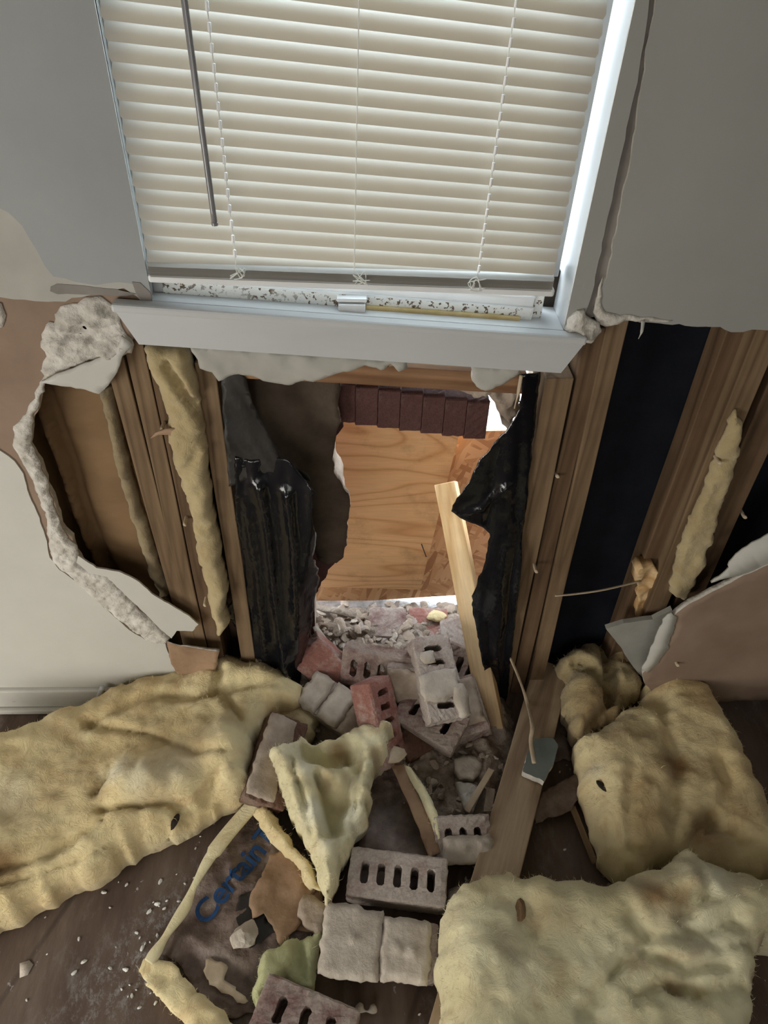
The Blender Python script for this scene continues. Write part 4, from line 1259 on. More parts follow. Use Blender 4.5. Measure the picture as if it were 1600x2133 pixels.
for k in range(230):
    px = rnd.uniform(645, 965); py = 1262 + 112 * rnd.random() ** 0.85
    if px > 905 and py > 1335: continue
    q = G(px, py, 0.05)
    h = float(heap_h(q.x, q.y)) + 0.030 * float(fbm(q.x * 22, q.y * 22, 5, 5))
    q = G(px, py, h)
    put_chip(q.x, q.y, h + 0.006, rnd.choice((0.5, 0.6, 0.7, 0.8, 0.9, 1.25)), 'flat broken mortar chip in the litter filling the broken opening', 'mortar chips strewn in the opening')
for k in range(60):
    px = rnd.uniform(840, 1055); py = rnd.uniform(1545, 1700)
    q = G(px, py, 0.02)
    h = float(heap_h(q.x, q.y)) + 0.030 * float(fbm(q.x * 22, q.y * 22, 5, 5))
    put_chip(q.x, q.y, max(h, 0) + 0.006, rnd.choice((0.35, 0.5, 0.6, 0.8)), 'small crumb of mortar on the dusty patch left of the long floor timber', 'mortar crumbs on the dusty patch')
for k in range(26):
    px = rnd.uniform(640, 1000); py = rnd.uniform(1380, 1560)
    q = G(px, py, 0.05)
    put_chip(q.x, q.y, 0.045 + 0.01 * rnd.random(), rnd.choice((0.6, 0.9, 1.2)), 'mortar chip wedged among the tumbled bricks of the pile', 'mortar chips among the piled bricks')
for k in range(16):
    px = rnd.uniform(700, 980); py = rnd.uniform(1238, 1262)
    q = G(px, py, -0.11)
    put_chip(q.x, min(q.y, 0.40), -0.12, rnd.choice((0.8, 1.1, 1.4)), 'bleached mortar chip lying in the daylight gap under the boards', 'mortar chips in the daylight gap')
o = chunk('insulation_scrap', MT['ins'], 0.05, 0.03, 0.02, 77, 3); o.location = G(905, 1284, 0.075); tag(o, 'small yellow insulation tuft lying on the rubble at the threshold', 'insulation')

# ================================================================== BRICKS


def brick(A, B, za, zb, ref, m, seed, label, length=0.194, nh=5, holes=True, mortar=(), amp=0.0018, keep=None, off=None, shift=0.0):
    a = G(A[0], A[1], za); b = G(B[0], B[1], zb)
    o = brick_mesh('brick', m, seed, length, nh, holes, amp, keep)
    mw = orient(a, b, 0, Vector(ref))
    if shift:
        mw.translation += (b - a).normalized() * shift
    o.matrix_world = mw
    for mo in mortar:
        mortar_on(o, *mo)
    tag(o, label, 'brick')
    return o


ML = MT['mortar_light']; MM = MT['mortar']
brick((735, 1822), (921, 1846), 0.055, 0.055, (0, -0.10, 1), MT['brick_dusty'], 301, 'pale dusty brick with five open core holes lying in the foreground')
brick((705, 1965), (900, 1988), 0.045, 0.045, (0, -0.05, 1), MT['brick'], 302, 'brick nearly covered by two mortar slabs with rough lumps, below the five hole brick', holes=False,
      mortar=((-0.118, -0.010, -0.062, 0.056, 0.029, 0.012, ML, 3, ((-0.060, 0.0, 0.008, 0.006),)),
              (-0.006, 0.082, -0.058, 0.045, 0.029, 0.014, ML, 5, ((0.022, -0.008, 0.008, 0.008), (0.052, -0.012, 0.009, 0.009)))))
brick((560, 2100), (712, 2165), 0.05, 0.05, (0, -0.05, 1), MT['brick'], 303, 'dark red brick cut off by the bottom edge of the picture', nh=3, length=0.175)
brick((908, 1752), (1015, 1746), 0.04, 0.04, (0, -0.35, 1), MT['brick_dusty'], 304, 'short brick with a mortar slab and two round bumps beside the long floor timber', length=0.118, nh=3,
      mortar=((-0.045, 0.058, -0.046, 0.004, 0.029, 0.012, ML, 7, ((-0.002, -0.018, 0.008, 0.006), (0.034, -0.016, 0.008, 0.006))),))
brick((594, 1512), (546, 1668), 0.10, 0.075, (0.42, -0.1, 0.9), MT['brick_brown'], 305, 'brown mortar streaked brick leaning between the large left batt and the torn tuft', holes=False,
      mortar=((-0.090, 0.088, -0.046, 0.018, 0.029, 0.008, MM, 9, ()),))
brick((726, 1380), (868, 1404), 0.125, 0.125, (0.05, -0.85, 0.5), MT['brick'], 306, 'purple red brick on edge at the back of the pile, core holes facing the room')
brick((808, 1414), (885, 1420), 0.125, 0.125, (0.05, -0.85, 0.42), MT['brick'], 307, 'stubby brick with a mortar covered face, between the back brick and the pale top brick', length=0.095, nh=2,
      mortar=((-0.046, 0.044, -0.044, 0.040, 0.029, 0.007, MM, 11, ((-0.01, -0.01, 0.007, 0.006),)),))
brick((893, 1345), (927, 1488), 0.195, 0.135, (0.10, -0.25, 1), MT['brick_dusty'], 308, 'pale mortar caked brick on top of the pile, three core holes showing', amp=0.0022,
      mortar=((-0.010, 0.052, -0.048, 0.040, 0.029, 0.007, ML, 13, ()), (0.030, 0.098, 0.022, 0.052, 0.029, 0.014, ML, 15, ()), (-0.06, -0.035, -0.030, -0.002, 0.029, 0.008, ML, 16, ())))
brick((850, 1472), (945, 1530), 0.085, 0.075, (-0.05, -0.30, 1), MT['brick'], 309, 'dull red brick with core holes under the front end of the pale top brick', length=0.160, nh=3,)
brick((776, 1440), (802, 1568), 0.155, 0.060, (0.80, -0.35, 0.45), MT['brick_bright'], 310, 'bright red brick standing tilted in the middle of the pile, holes facing right', nh=5)
brick((640, 1352), (706, 1410), 0.155, 0.085, (-0.25, -0.6, 0.75), MT['brick_bright'], 311, 'orange red brick at the left end of the pile next to the black plastic', length=0.125, holes=False)
brick((648, 1440), (750, 1512), 0.085, 0.050, (0.0, -0.35, 1), MT['brick_dusty'], 312, 'mortar crusted brick with cracked slabs, in front of the orange red brick', length=0.165, holes=False,
      mortar=((-0.082, -0.030, -0.046, 0.044, 0.029, 0.014, ML, 21, ()), (-0.026, 0.030, -0.044, 0.046, 0.029, 0.017, ML, 22, ()), (0.034, 0.080, -0.046, 0.040, 0.029, 0.012, MM, 23, ())))
brick((956, 1436), (982, 1520), 0.075, 0.055, (-0.3, -0.3, 1), MT['brick'], 313, 'mortar smeared brick at the right of the pile beside the leaning stick', length=0.14, nh=3,
      mortar=((-0.06, 0.05, -0.044, 0.040, 0.029, 0.010, MM, 25, ((0.0, 0.0, 0.01, 0.008),)),))
brick((958, 1300), (966, 1372), 0.10, 0.075, (-0.6, -0.3, 0.8), MT['brick_dusty'], 314, 'whitish brick end behind the leaning stick at the threshold', length=0.12, holes=False)
brick((930, 1372), (990, 1398), 0.080, 0.080, (0.0, -0.7, 0.7), MT['brick'], 315, 'dark brick with one open hole tucked behind the pale top brick', length=0.12, nh=3)
brick((768, 1304), (846, 1308), 0.034, 0.036, (0, -0.2, 1), MT['brick'], 316, 'half buried flat brick at the threshold, left one of two', length=0.10, holes=False)
brick((850, 1306), (932, 1308), 0.037, 0.035, (0, -0.2, 1), MT['brick_bright'], 317, 'half buried flat brick at the threshold, right one of two', length=0.105, holes=False)
brick((660, 1460), (790, 1500), 0.03, 0.03, (0, -0.2, 1), MT['brick_brown'], 318, 'dark brick lying underneath the red standing brick', length=0.18, holes=False)
brick((830, 1560), (930, 1500), 0.03, 0.03, (0, -0.2, 1), MT['brick_brown'], 319, 'shadowed brick at the bottom of the pile below the dull red brick', length=0.15, holes=False)

# splinter lying along the left brick
o = tube('wood_splinter', [G(656, 1305, 0.13), G(680, 1345, 0.13), G(712, 1385, 0.115)], 0.010, MT['mortar_light'], flat=0.4, taper=lambda t: 0.6 + 0.6 * math.sin(t * 3.1)); tag(o, 'long beige splinter lying across the orange red brick at the pile', 'splinter')
o = tube('wood_splinter', [G(652, 1262, 0.04), G(700, 1272, 0.06), G(742, 1282, 0.055)], 0.012, MT['dust'], flat=0.5); tag(o, 'grey splinter at the foot of the hanging sheathing board', 'splinter')
# plates and sticks on the dusty patch
o = patch('mortar_plate', G2([(946, 1580), (965, 1571), (990, 1576), (1005, 1590), (1000, 1610), (985, 1622), (960, 1618), (948, 1600)], 0.035), 'g', 0.035, MT['mortar_light'], lambda u, v, d: 0.004 * fbm(u * 60, v * 60, 2, 3) + np.clip(d, 0, 0.006), -0.03, res=0.006, jag=0.004, seed=110); tag(o, 'pale mortar plate on the dusty patch left of the floor timber', 'mortar')
o = patch('mortar_plate', G2([(948, 1628), (985, 1630), (1005, 1650), (985, 1690), (965, 1680), (958, 1655)], 0.03), 'g', 0.03, MT['gypsum'], lambda u, v, d: 0.012 * fbm(u * 60, v * 60, 4, 4) + np.clip(d, 0, 0.006), -0.03, res=0.005, jag=0.006, seed=111); tag(o, 'crumbly white mortar plate next to the thin lath on the dusty patch', 'mortar')
o = beam('thin_lath', G(1026, 1600, 0.05), G(972, 1690, 0.045), 0.014, 0.004, MT['strip'], seed=6, ref=Vector((-.3, -.3, 1)), ends=0.008); tag(o, 'thin pale lath lying diagonally on the dusty patch', 'lath')
o = beam('thin_lath', G(1022, 1640, 0.03), G(1015, 1695, 0.03), 0.020, 0.006, MT['mortar'], seed=8, ends=0.008); tag(o, 'short grey lath against the left edge of the floor timber', 'lath')

# ================================================================== TIMBERS
o = beam('floor_timber', G(1150, 1392, 0.05), G(925, 2225, 0.05), 0.089, 0.038, MT['lumber'], seed=15, amp=0.0008)
tag(o, 'long knotty timber lying on the floor from the wall towards the viewer', 'timber')
A = W(928, 1005, 0.330); Bq = W(1030, 1522, -0.085)
o = beam('leaning_stick', A, Bq, 0.052, 0.036, MT['lumber_fresh'], roll=0, seed=16, ends=0.004, ref=Vector((-0.35, -0.6, 0.62)))
tag(o, 'fresh split wooden stick leaning out of the opening in front of the plywood', 'timber')

# ================================================================== INSULATION


def S(lst, z):      # stains/pale spots given in photo coordinates
    r = []
    for (px, py, rp, s) in lst:
        q = G(px, py, z); q2 = G(px + rp, py, z)
        r.append((q.x, q.y, abs(q2.x - q.x), s))
    return r


FUZZ = 22000


def batt(name, px, z, h, m, label, seed, r=0.04, nz=0.010, f=14, creases=(), bumps=(), stains=(), pales=(), res=0.007, jag=0.013, big=0.02, cat='insulation'):
    cz = [(G2(l, z), w, d) for l, w, d in creases]
    bz = []
    for (bx_, by_, rp, bh) in bumps:
        q = G(bx_, by_, z); q2 = G(bx_ + rp, by_, z); bz.append((q.x, q.y, abs(q2.x - q.x), bh))
    fr = pillow(h, r, nz, f, seed, cz, bz, big=big)

    def bk(u, v, d):
        e = np.clip(d / 0.03, 0, 1)
        return -0.2 * h * 0.12 - (z - 0.001 - 0.02 * h) * np.sqrt(np.clip(1 - (1 - e) ** 2, 0, 1))
    o = patch(name, G2(px, z), 'g', z, m, fr, bk, res=res, bres=res, jag=jag, seed=seed, stains=S(stains, z), pales=S(pales, z), jagf=40, fuzz=FUZZ, straight=9)
    tag(o, label, cat)
    return o


batt('insulation_batt', [(-150, 1610), (-60, 1575), (0, 1550), (60, 1530), (150, 1492), (200, 1475), (260, 1442), (330, 1420), (378, 1412), (440, 1402), (452, 1368), (470, 1385), (510, 1398), (560, 1412), (615, 1430), (642, 1458),
                        (632, 1490), (600, 1502), (560, 1512), (540, 1540), (532, 1580), (524, 1620), (518, 1660), (480, 1688), (420, 1716), (370, 1744), (300, 1776), (250, 1806), (200, 1836), (120, 1872), (60, 1902), (0, 1940), (-150, 2010)],
     0.06, 0.085, MT['ins'], 'large yellow insulation batt on the floor left of the bricks, under the baseboard', 121, r=0.07, nz=0.007, f=11,
     creases=[([(640, 1465), (560, 1470), (480, 1480), (420, 1500), (330, 1490), (200, 1540)], 0.012, 0.016),
              ([(480, 1500), (510, 1540), (515, 1600)], 0.012, 0.022),
              ([(200, 1545), (330, 1570), (420, 1610), (480, 1615)], 0.010, 0.014),
              ([(225, 1720), (300, 1712), (360, 1700), (400, 1720)], 0.012, 0.030),
              ([(0, 1850), (120, 1810), (230, 1740)], 0.009, 0.018), ([(0, 1880), (130, 1835), (260, 1780)], 0.006, 0.014), ([(60, 1905), (190, 1815)], 0.005, 0.01), ([(440, 1420), (470, 1450), (455, 1490)], 0.010, 0.02), ([(430, 1690), (470, 1640), (520, 1620)], 0.010, 0.022), ([(300, 1760), (400, 1725), (480, 1670)], 0.007, 0.014),
              ([(215, 1690), (235, 1660), (250, 1640)], 0.008, 0.020)],
     bumps=[(440, 1600, 50, 0.02), (330, 1660, 45, 0.030), (270, 1660, 30, 0.018), (395, 1660, 25, 0.02), (500, 1590, 40, 0.022), (480, 1650, 30, 0.015), (550, 1440, 60, 0.018), (450, 1440, 50, 0.015)],
     stains=[(15, 1835, 45, 0.8), (220, 1690, 26, 0.45), (330, 1690, 40, 0.2), (150, 1560, 60, 0.25), (250, 1480, 90, 0.22), (420, 1600, 50, 0.35), (110, 1700, 70, 0.28), (330, 1540, 70, 0.3), (180, 1640, 50, 0.25), (500, 1540, 30, 0.3), (210, 1655, 18, 0.4)],
     pales=[(265, 1650, 34, 0.6), (370, 1640, 50, 0.35), (30, 1700, 60, 0.3), (310, 1660, 40, 0.4)])
batt('insulation_batt', [(520, 1440), (600, 1452), (660, 1470), (672, 1500), (650, 1540), (625, 1560), (600, 1545), (560, 1525), (530, 1500)], 0.05, 0.05, MT['ins_dim'],
     'dim yellow insulation wad tucked between the left batt and the brick pile', 122, r=0.04, nz=0.008)
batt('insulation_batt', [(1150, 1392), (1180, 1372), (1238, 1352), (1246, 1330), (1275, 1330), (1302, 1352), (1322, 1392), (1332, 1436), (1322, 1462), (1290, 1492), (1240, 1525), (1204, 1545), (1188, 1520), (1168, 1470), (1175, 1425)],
     0.07, 0.075, MT['ins_dim'], 'dim upper lobe of insulation under the black sheathing right of the opening', 123, r=0.05, nz=0.012, f=14,
     creases=[([(1243, 1340), (1255, 1420), (1262, 1480)], 0.012, 0.05), ([(1190, 1410), (1240, 1450), (1300, 1470)], 0.012, 0.03), ([(1262, 1480), (1220, 1540)], 0.012, 0.03)],
     stains=[(1250, 1480, 40, 0.6), (1225, 1520, 40, 0.5), (1262, 1400, 18, 0.5)])
batt('insulation_batt', [(1332, 1440), (1345, 1424), (1368, 1414), (1400, 1420), (1432, 1440), (1462, 1462), (1492, 1512), (1522, 1570), (1562, 1650), (1602, 1740), (1660, 1830), (1600, 1850), (1500, 1832), (1440, 1812), (1410, 1800), (1330, 1835), (1285, 1818), (1250, 1790),
                        (1236, 1745), (1222, 1690), (1208, 1640), (1198, 1590), (1196, 1560), (1215, 1545), (1250, 1530), (1290, 1500), (1325, 1480)],
     0.07, 0.10, MT['ins'], 'large yellow batt curving down the right side of the floor', 124, r=0.06, nz=0.008, f=11,
     creases=[([(1345, 1500), (1370, 1580), (1385, 1650), (1375, 1760)], 0.018, 0.022), ([(1300, 1800), (1350, 1815), (1420, 1790), (1460, 1740)], 0.015, 0.035), ([(1290, 1640), (1285, 1720), (1290, 1790)], 0.015, 0.012), ([(1470, 1620), (1490, 1680), (1470, 1740), (1520, 1790)], 0.014, 0.02),
              ([(1215, 1560), (1235, 1660), (1262, 1790)], 0.007, 0.010)],
     bumps=[(1310, 1650, 60, 0.015), (1450, 1560, 60, 0.015)],
     stains=[(1378, 1640, 36, 0.9), (1310, 1700, 44, 0.55), (1330, 1760, 55, 0.5), (1455, 1770, 44, 0.75), (1530, 1700, 50, 0.35), (1300, 1560, 40, 0.2), (1440, 1650, 30, 0.25)],
     pales=[(1225, 1640, 16, 0.35)])
batt('insulation_batt', [(914, 1935), (926, 1885), (955, 1856), (1005, 1838), (1060, 1834), (1115, 1842), (1165, 1856), (1235, 1862), (1285, 1852), (1310, 1838), (1365, 1818), (1392, 1800), (1425, 1782), (1445, 1808), (1500, 1828), (1600, 1846), (1760, 1860), (1760, 1990), (1605, 1962), (1578, 1976), (1562, 2012), (1556, 2080), (1552, 2330),
                        (900, 2330), (912, 2133), (917, 2060), (908, 1995)],
     0.12, 0.09, MT['ins_pale'], 'big pale yellow insulation batt filling the lower right foreground', 125, r=0.06, nz=0.007, f=11,
     creases=[([(1330, 1985), (1290, 2010), (1240, 2080), (1200, 2140)], 0.012, 0.014), ([(1500, 1960), (1400, 1990), (1320, 1975), (1290, 1940)], 0.014, 0.018), ([(1480, 2040), (1400, 2050), (1320, 2020), (1260, 2060)], 0.009, 0.018),
              ([(1520, 2080), (1440, 2095), (1360, 2080), (1300, 2110)], 0.010, 0.020), ([(1370, 2090), (1440, 2110)], 0.006, 0.02), ([(1540, 2000), (1460, 2010), (1390, 1960)], 0.008, 0.012),
              ([(1070, 1920), (1090, 1960), (1060, 2020)], 0.02, 0.014), ([(1420, 1830), (1440, 1900), (1380, 1950)], 0.012, 0.02)],
     bumps=[(1100, 1880, 70, 0.012), (1000, 2000, 70, 0.012), (1400, 1860, 40, 0.02)],
     stains=[(1338, 1905, 45, 0.85), (1375, 1920, 34, 0.7), (1110, 1940, 36, 0.45), (1160, 1950, 30, 0.4), (1040, 2000, 36, 0.35), (1300, 2040, 20, 0.4), (1420, 2010, 26, 0.35), (1380, 2090, 22, 0.5), (940, 1940, 20, 0.2), (1000, 2090, 36, 0.15), (1555, 2060, 18, 0.9), (1568, 1985, 16, 0.9), (1420, 1880, 22, 0.4)],
     pales=[(1450, 1850, 50, 0.5), (1080, 2060, 60, 0.25), (1440, 1990, 50, 0.25)])
# torn tuft in the middle: a folded open wedge
batt('insulation_tuft', [(530, 1690), (560, 1684), (585, 1700), (600, 1740), (640, 1800), (660, 1830), (672, 1858), (648, 1850), (625, 1822), (598, 1790), (560, 1752), (532, 1712)], 0.05, 0.035, MT['ins'],
     'yellow insulation tongue lying under the left side of the torn tuft', 126, r=0.03, nz=0.006)
batt('insulation_tuft', [(566, 1594), (600, 1582), (640, 1562), (690, 1568), (738, 1540), (790, 1518), (812, 1524), (820, 1545), (805, 1575), (782, 1610), (772, 1650), (772, 1690), (762, 1720), (738, 1760), (716, 1800), (702, 1840), (692, 1880), (684, 1892), (676, 1860), (660, 1820), (640, 1780), (612, 1720), (590, 1660), (576, 1630)],
     0.075, 0.075, MT['ins_pale'], 'torn pale insulation tuft standing open like a wedge beside the brick pile', 127, r=0.022, nz=0.010, f=24, res=0.006,
     creases=[([(640, 1600), (690, 1620), (725, 1610)], 0.020, 0.050), ([(660, 1650), (685, 1700), (690, 1760)], 0.016, 0.045), ([(735, 1630), (715, 1700), (690, 1760)], 0.016, 0.035), ([(610, 1620), (640, 1720), (672, 1840)], 0.007, 0.022), ([(755, 1590), (745, 1650), (740, 1720), (705, 1800)], 0.007, 0.014)],
     bumps=[(690, 1650, 20, 0.010)],
     stains=[(705, 1592, 22, 0.75), (680, 1660, 22, 0.45), (722, 1650, 18, 0.45), (800, 1545, 20, 0.5), (780, 1600, 14, 0.6), (590, 1620, 16, 0.2)],
     pales=[(640, 1640, 22, 0.9), (655, 1720, 28, 0.8), (730, 1730, 30, 0.8), (620, 1600, 30, 0.5), (690, 1790, 24, 0.5)])
batt('insulation_scrap', [(538, 1988), (600, 1966), (645, 1962), (668, 1918), (662, 2010), (656, 2066), (600, 2036), (560, 2072), (536, 2118), (530, 2080)], 0.030, 0.022, MT['ins_green'],
     'greenish yellow insulation scrap above the brick at the bottom edge', 128, r=0.02, nz=0.006, creases=[([(625, 1970), (630, 2040)], 0.008, 0.02)], res=0.006)
batt('insulation_edge', [(283, 2024), (300, 1998), (322, 1985), (352, 2000), (392, 2040), (440, 2090), (480, 2133), (520, 2200), (420, 2200), (380, 2133), (335, 2082), (305, 2050)], 0.025, 0.022, MT['ins'],
     'beige yellow batt edge running to the bottom of the picture left of the printed paper', 129, r=0.02, nz=0.006, res=0.006)
batt('insulation_scrap', [(840, 1592), (856, 1600), (880, 1632), (900, 1668), (914, 1705), (920, 1740), (918, 1770), (905, 1740), (890, 1700), (868, 1650)], 0.06, 0.012, MT['ins_pale'],
     'narrow yellow insulation edge beside the upright kraft strip', 130, r=0.010, nz=0.004, res=0.005, jag=0.004)
o = tube('insulation_roll_edge', [G(535, 1668, 0.06), G(510, 1695, 0.05), G(470, 1742, 0.045), G(435, 1790, 0.04), G(405, 1845, 0.035), G(385, 1890, 0.03), G(352, 1940, 0.03), G(330, 1975, 0.03), G(310, 2005, 0.03)], 0.012, MT['ins_pale'], seg=10, flat=0.5, taper=lambda t: (1.35 if t < 0.35 else 0.8 + 0.2 * math.sin(t * 22)))
tag(o, 'long rolled pale insulation edge along the left of the printed kraft paper', 'insulation')

# ================================================================== PAPERS


def paper(name, px, z, m, label, seed, amp=0.006, fx=10, fy=10, th=0.0012, jag=0.006, res=0.007, cat='paper', tilt=(0, 0)):
    c0 = G2([px[0]], z)[0]

    def fr(u, v, d): return np.maximum(amp * (0.4 + 2.2 * (1 - 3.2 * np.abs(fbm(u * fx * 0.8, v * fy * 0.8, seed, 3))) * 0.5 + 1.0 * fbm(u * fx, v * fy, seed, 4)) + (u - c0[0]) * tilt[0] + (v - c0[1]) * tilt[1], 0.0)
    o = patch(name, G2(px, z), 'g', z, m, fr, lambda u, v, d: fr(u, v, d) - th, res=res, jag=jag, seed=seed)
    tag(o, label, cat)
    return o, fr


pp, pfr = paper('kraft_paper', [(505, 1700), (540, 1690), (600, 1740), (640, 1790), (670, 1850), (668, 1960), (640, 2000), (560, 2040), (535, 2110), (480, 2122), (440, 2105), (405, 2062), (372, 2010), (332, 1985), (352, 1930), (400, 1860), (430, 1800), (470, 1745)], 0.006, MT['kraft_grey'],
                'wrinkled kraft paper facing with blue printed lettering on the floor', 141, amp=0.008, fx=13, fy=13, res=0.006)
o, _ = paper('kraft_paper', [(560, 1782), (600, 1770), (640, 1800), (658, 1850), (640, 1900), (600, 1960), (585, 1975), (565, 1925), (548, 1905), (530, 1912), (518, 1888), (526, 1856), (545, 1828)], 0.020, MT['kraft_light'],
             'lighter brown kraft paper patch right of the blue lettering', 142, amp=0.005, fx=18, fy=18)
o, _ = paper('kraft_paper', [(640, 1860), (670, 1850), (668, 1960), (640, 1968), (590, 1970), (600, 1930)], 0.016, MT['kraft_light'], 'brown kraft paper strip left of the slab covered brick', 143, amp=0.003, fx=12, fy=12)
o, _ = paper('kraft_paper', [(762, 1592), (800, 1570), (830, 1600), (860, 1660), (880, 1730), (892, 1790), (860, 1800), (800, 1790), (745, 1770), (760, 1720), (772, 1660)], 0.012, MT['kraft_grey'], 'crumpled grey brown paper between the torn tuft and the upright kraft strip', 144, amp=0.012, fx=16, fy=16, res=0.006)
o, _ = paper('kraft_strip', [(815, 1592), (840, 1590), (858, 1630), (882, 1680), (905, 1735), (918, 1775), (893, 1786), (875, 1735), (850, 1670), (828, 1625)], 0.062, MT['kraft_light'], 'narrow upright kraft paper strip curving down to the short brick', 145, amp=0.002, fx=8, fy=8, th=0.002, jag=0.002)
o, _ = paper('kraft_strip', [(800, 1560), (818, 1554), (842, 1560), (848, 1572), (832, 1588), (806, 1590), (797, 1575)], 0.085, MT['strip'], 'small tan paper curl on top of the upright kraft strip', 146, amp=0.004, fx=20, fy=20, th=0.003, jag=0.002)
o, _ = paper('kraft_paper', [(1120, 1660), (1150, 1640), (1205, 1610), (1212, 1660), (1190, 1690), (1150, 1702), (1112, 1720)], 0.03, MT['kraft_grey'], 'dark dusty kraft paper between the floor timber and the right batt', 147, amp=0.008, fx=9, fy=9)
o, _ = paper('kraft_paper', [(1190, 1440), (1175, 1470), (1180, 1530), (1190, 1580), (1140, 1590), (1120, 1560), (1130, 1500), (1150, 1440)], 0.01, MT['kraft_grey'], 'shadowed brown paper beneath the upper lobe of insulation', 148, amp=0.006)
o = beam('thin_lath', G(1188, 1672, 0.03), G(1240, 1800, 0.03), 0.014, 0.006, MT['stud'], seed=9, ends=0.015); tag(o, 'thin dark lath lying between the floor timber and the right batt', 'lath')
o = tube('wood_splinter', [G(462, 1365, 0.07), G(500, 1392, 0.09), G(548, 1420, 0.10)], 0.006, MT['strip'], taper=lambda t: 0.8 + 0.4 * t); tag(o, 'pale splinter lying on the top edge of the large left batt', 'splinter')

o, _ = paper('kraft_paper', [(492, 1318), (530, 1345), (582, 1368), (578, 1398), (552, 1414), (528, 1390), (505, 1350)], 0.09, MT['kraft_grey'], 'torn dark kraft scrap under the foot of the left black plastic', 149, amp=0.01, fx=14, fy=14)
o, _ = paper('kraft_paper', [(498, 1868), (520, 1855), (560, 1858), (566, 1900), (552, 1912), (590, 1935), (560, 1950), (520, 1975), (490, 1962), (486, 1915)], 0.016, MT['plastic_dust'], 'dark stained paper scrap under the small white plaster block', 158, amp=0.003, fx=12, fy=12)
o, _ = paper('kraft_paper', [(440, 1990), (470, 2010), (480, 2050), (520, 2085), (500, 2100), (460, 2070), (430, 2040), (425, 2000)], 0.018, MT['strip'], 'torn pale paper edge crossing the printed kraft paper', 159, amp=0.004, fx=20, fy=20, jag=0.014)
# blue lettering printed on the paper
cu = bpy.data.curves.new('blue_lettering', 'FONT')
cu.body = 'CertainT'
cu.size = 0.062; cu.offset = 0.0011; cu.extrude = 0.0002; cu.space_character = 0.95
t0 = G(428, 1930, 0.014); t1 = G(572, 1752, 0.014)
tmp = bpy.data.objects.new('blue_lettering', cu); COL.objects.link(tmp)
bpy.context.view_layer.update()
dg = bpy.context.evaluated_depsgraph_get()
me = bpy.data.meshes.new_from_object(tmp.evaluated_get(dg))
bpy.data.objects.remove(tmp)
X = (t1 - t0); X.z = 0; X.normalize(); Yv = Vector((-X.y, X.x, 0))
for v in me.vertices:
    p = t0 + X * v.co.x + Yv * v.co.y
    zz = float(pfr(np.array([p.x]), np.array([p.y]), None)[0])
    v.co = Vector((p.x, p.y, 0.006 + zz + 0.0045 + v.co.z))
me.materials.clear(); me.materials.append(MT['ink'])
tx = bpy.data.objects.new('blue_lettering', me); COL.objects.link(tx); tx.parent = pp
tx['label'] = 'blue printed lettering'

# ================================================================== SMALL SCRAPS
o = patch('board_scrap', G2([(1114, 1540), (1150, 1540), (1163, 1558), (1150, 1598), (1132, 1630), (1088, 1610), (1098, 1575)], 0.085), 'g', 0.085, [MT['teal'], MT['gypsum'], MT['gypsum']], 0.006, -0.012, res=9, bres=0.006, jag=0.003, seed=151, smooth=False)
tag(o, 'grey-green board scrap with crumbly edges lying on the floor timber', 'board scrap')
o = chunk('plaster_lump', MT['mortar_light'], 0.042, 0.046, 0.030, 152, 3); o.location = G(508, 1946, 0.022); tag(o, 'small white block of plaster on the printed kraft paper', 'plaster')
o = patch('mortar_plate', G2([(632, 1862), (655, 1866), (680, 1885), (688, 1905), (672, 1945), (660, 1952), (642, 1930), (618, 1905), (622, 1880)], 0.04), 'g', 0.04, MT['mortar'], lambda u, v, d: np.clip(d, 0, 0.006) + 0.003 * fbm(u * 50, v * 50, 3, 3), -0.012, res=0.006, jag=0.004, seed=153)
tag(o, 'flat mortar plate between the tip of the torn tuft and the slab covered brick', 'mortar')
o = patch('mortar_plate', G2([(935, 1850), (960, 1845), (985, 1850), (968, 1875), (945, 1895), (935, 1880)], 0.02), 'g', 0.02, MT['mortar'], lambda u, v, d: np.clip(d, 0, 0.005) + 0.006 * fbm(u * 50, v * 50, 3, 3), -0.015, res=0.006, jag=0.005, seed=154)
tag(o, 'mortar scrap right of the five hole brick at the foot of the batt', 'mortar')
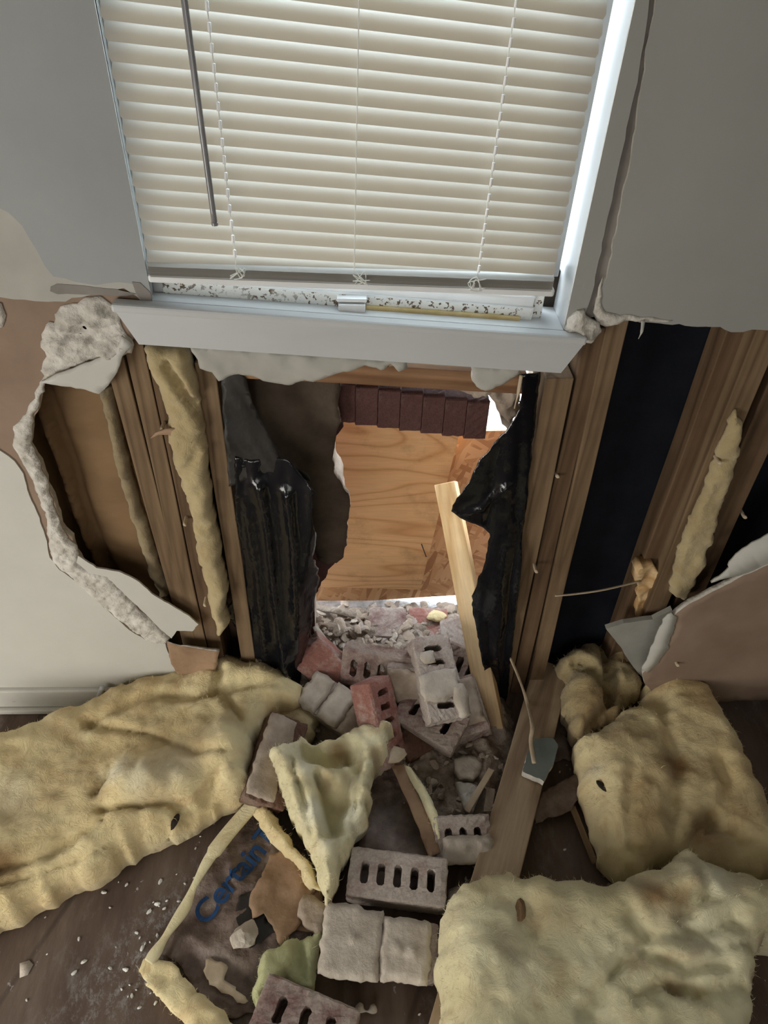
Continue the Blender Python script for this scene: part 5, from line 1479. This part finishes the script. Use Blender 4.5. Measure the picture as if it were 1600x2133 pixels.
o = tube('plaster_crumb', [G(745, 2092, 0.008), G(755, 2104, 0.008), G(770, 2106, 0.010), G(782, 2098, 0.008)], 0.007, MT['mortar_light'], taper=lambda t: 0.7 + 0.5 * math.sin(t * 9)); tag(o, 'curved white plaster crumb on the floor near the bottom centre', 'plaster')
for px, py, lab, s in ((1256, 1640, 'dark splinter lying on the right batt', 0.012), (1083, 1900, 'dark scrap stuck on top of the big pale batt', 0.016), (364, 1712, 'black torn paper scrap in the hollow of the left batt', 0.014)):
    z = 0.175 if px > 1000 else 0.10
    o = chunk('dark_scrap', MT['dark'] if px != 1083 else MT['kraft'], s, s * 2.2, s * 0.5, px, 2)
    o.location = G(px, py, z); o.rotation_euler = (0, 0, 0.7 if px == 1256 else -0.2)
    tag(o, lab, 'scrap')
    o['snap'] = 1
rnd = random.Random(23)
cr = [chunk('floor_crumb', MT['cord'], 0.008, 0.005, 0.003, 400 + k, 1) for k in range(3)]
for k in range(90):
    o = cr[k] if k < 3 else cr[k % 3].copy()
    if k >= 3: COL.objects.link(o)
    if k < 60:
        t = rnd.random(); px = 230 + 220 * t + rnd.gauss(0, 50); py = 2120 - 330 * t + rnd.gauss(0, 60)
    else: px = rnd.uniform(0, 1550); py = rnd.uniform(1480, 2130)
    q = G(px, py, 0.001)
    o.location = (q.x, q.y, 0.0015); o.rotation_euler = (0, 0, rnd.uniform(0, 6.28)); s = rnd.choice((0.5, 0.7, 1.0, 1.4)); o.scale = (s, s, s)
    tag(o, 'tiny white plaster fleck on the brown floor', 'fleck', 'plaster flecks on the floor')
o = patch('paint_flake', G2([(42, 2008), (60, 2000), (68, 2010), (58, 2030), (42, 2036)], 0.001), 'g', 0.001, MT['mortar_light'], 0.001, 0, res=9, jag=0.002, seed=156); tag(o, 'flat pale paint flake on the floor at the lower left', 'paint flake')

# rest small scraps on the surface under them
bpy.context.view_layer.update()
dg = bpy.context.evaluated_depsgraph_get()
for o in list(COL.objects):
    if o.get('snap'):
        del o['snap']
        d = (o.location - LOC).normalized()
        o.hide_viewport = True
        bpy.context.view_layer.update()
        hit, loc, nrm, idx, ob_, mx = scene.ray_cast(bpy.context.evaluated_depsgraph_get(), LOC, d)
        o.hide_viewport = False
        if hit: o.location = loc + Vector((0, 0, 0.003))
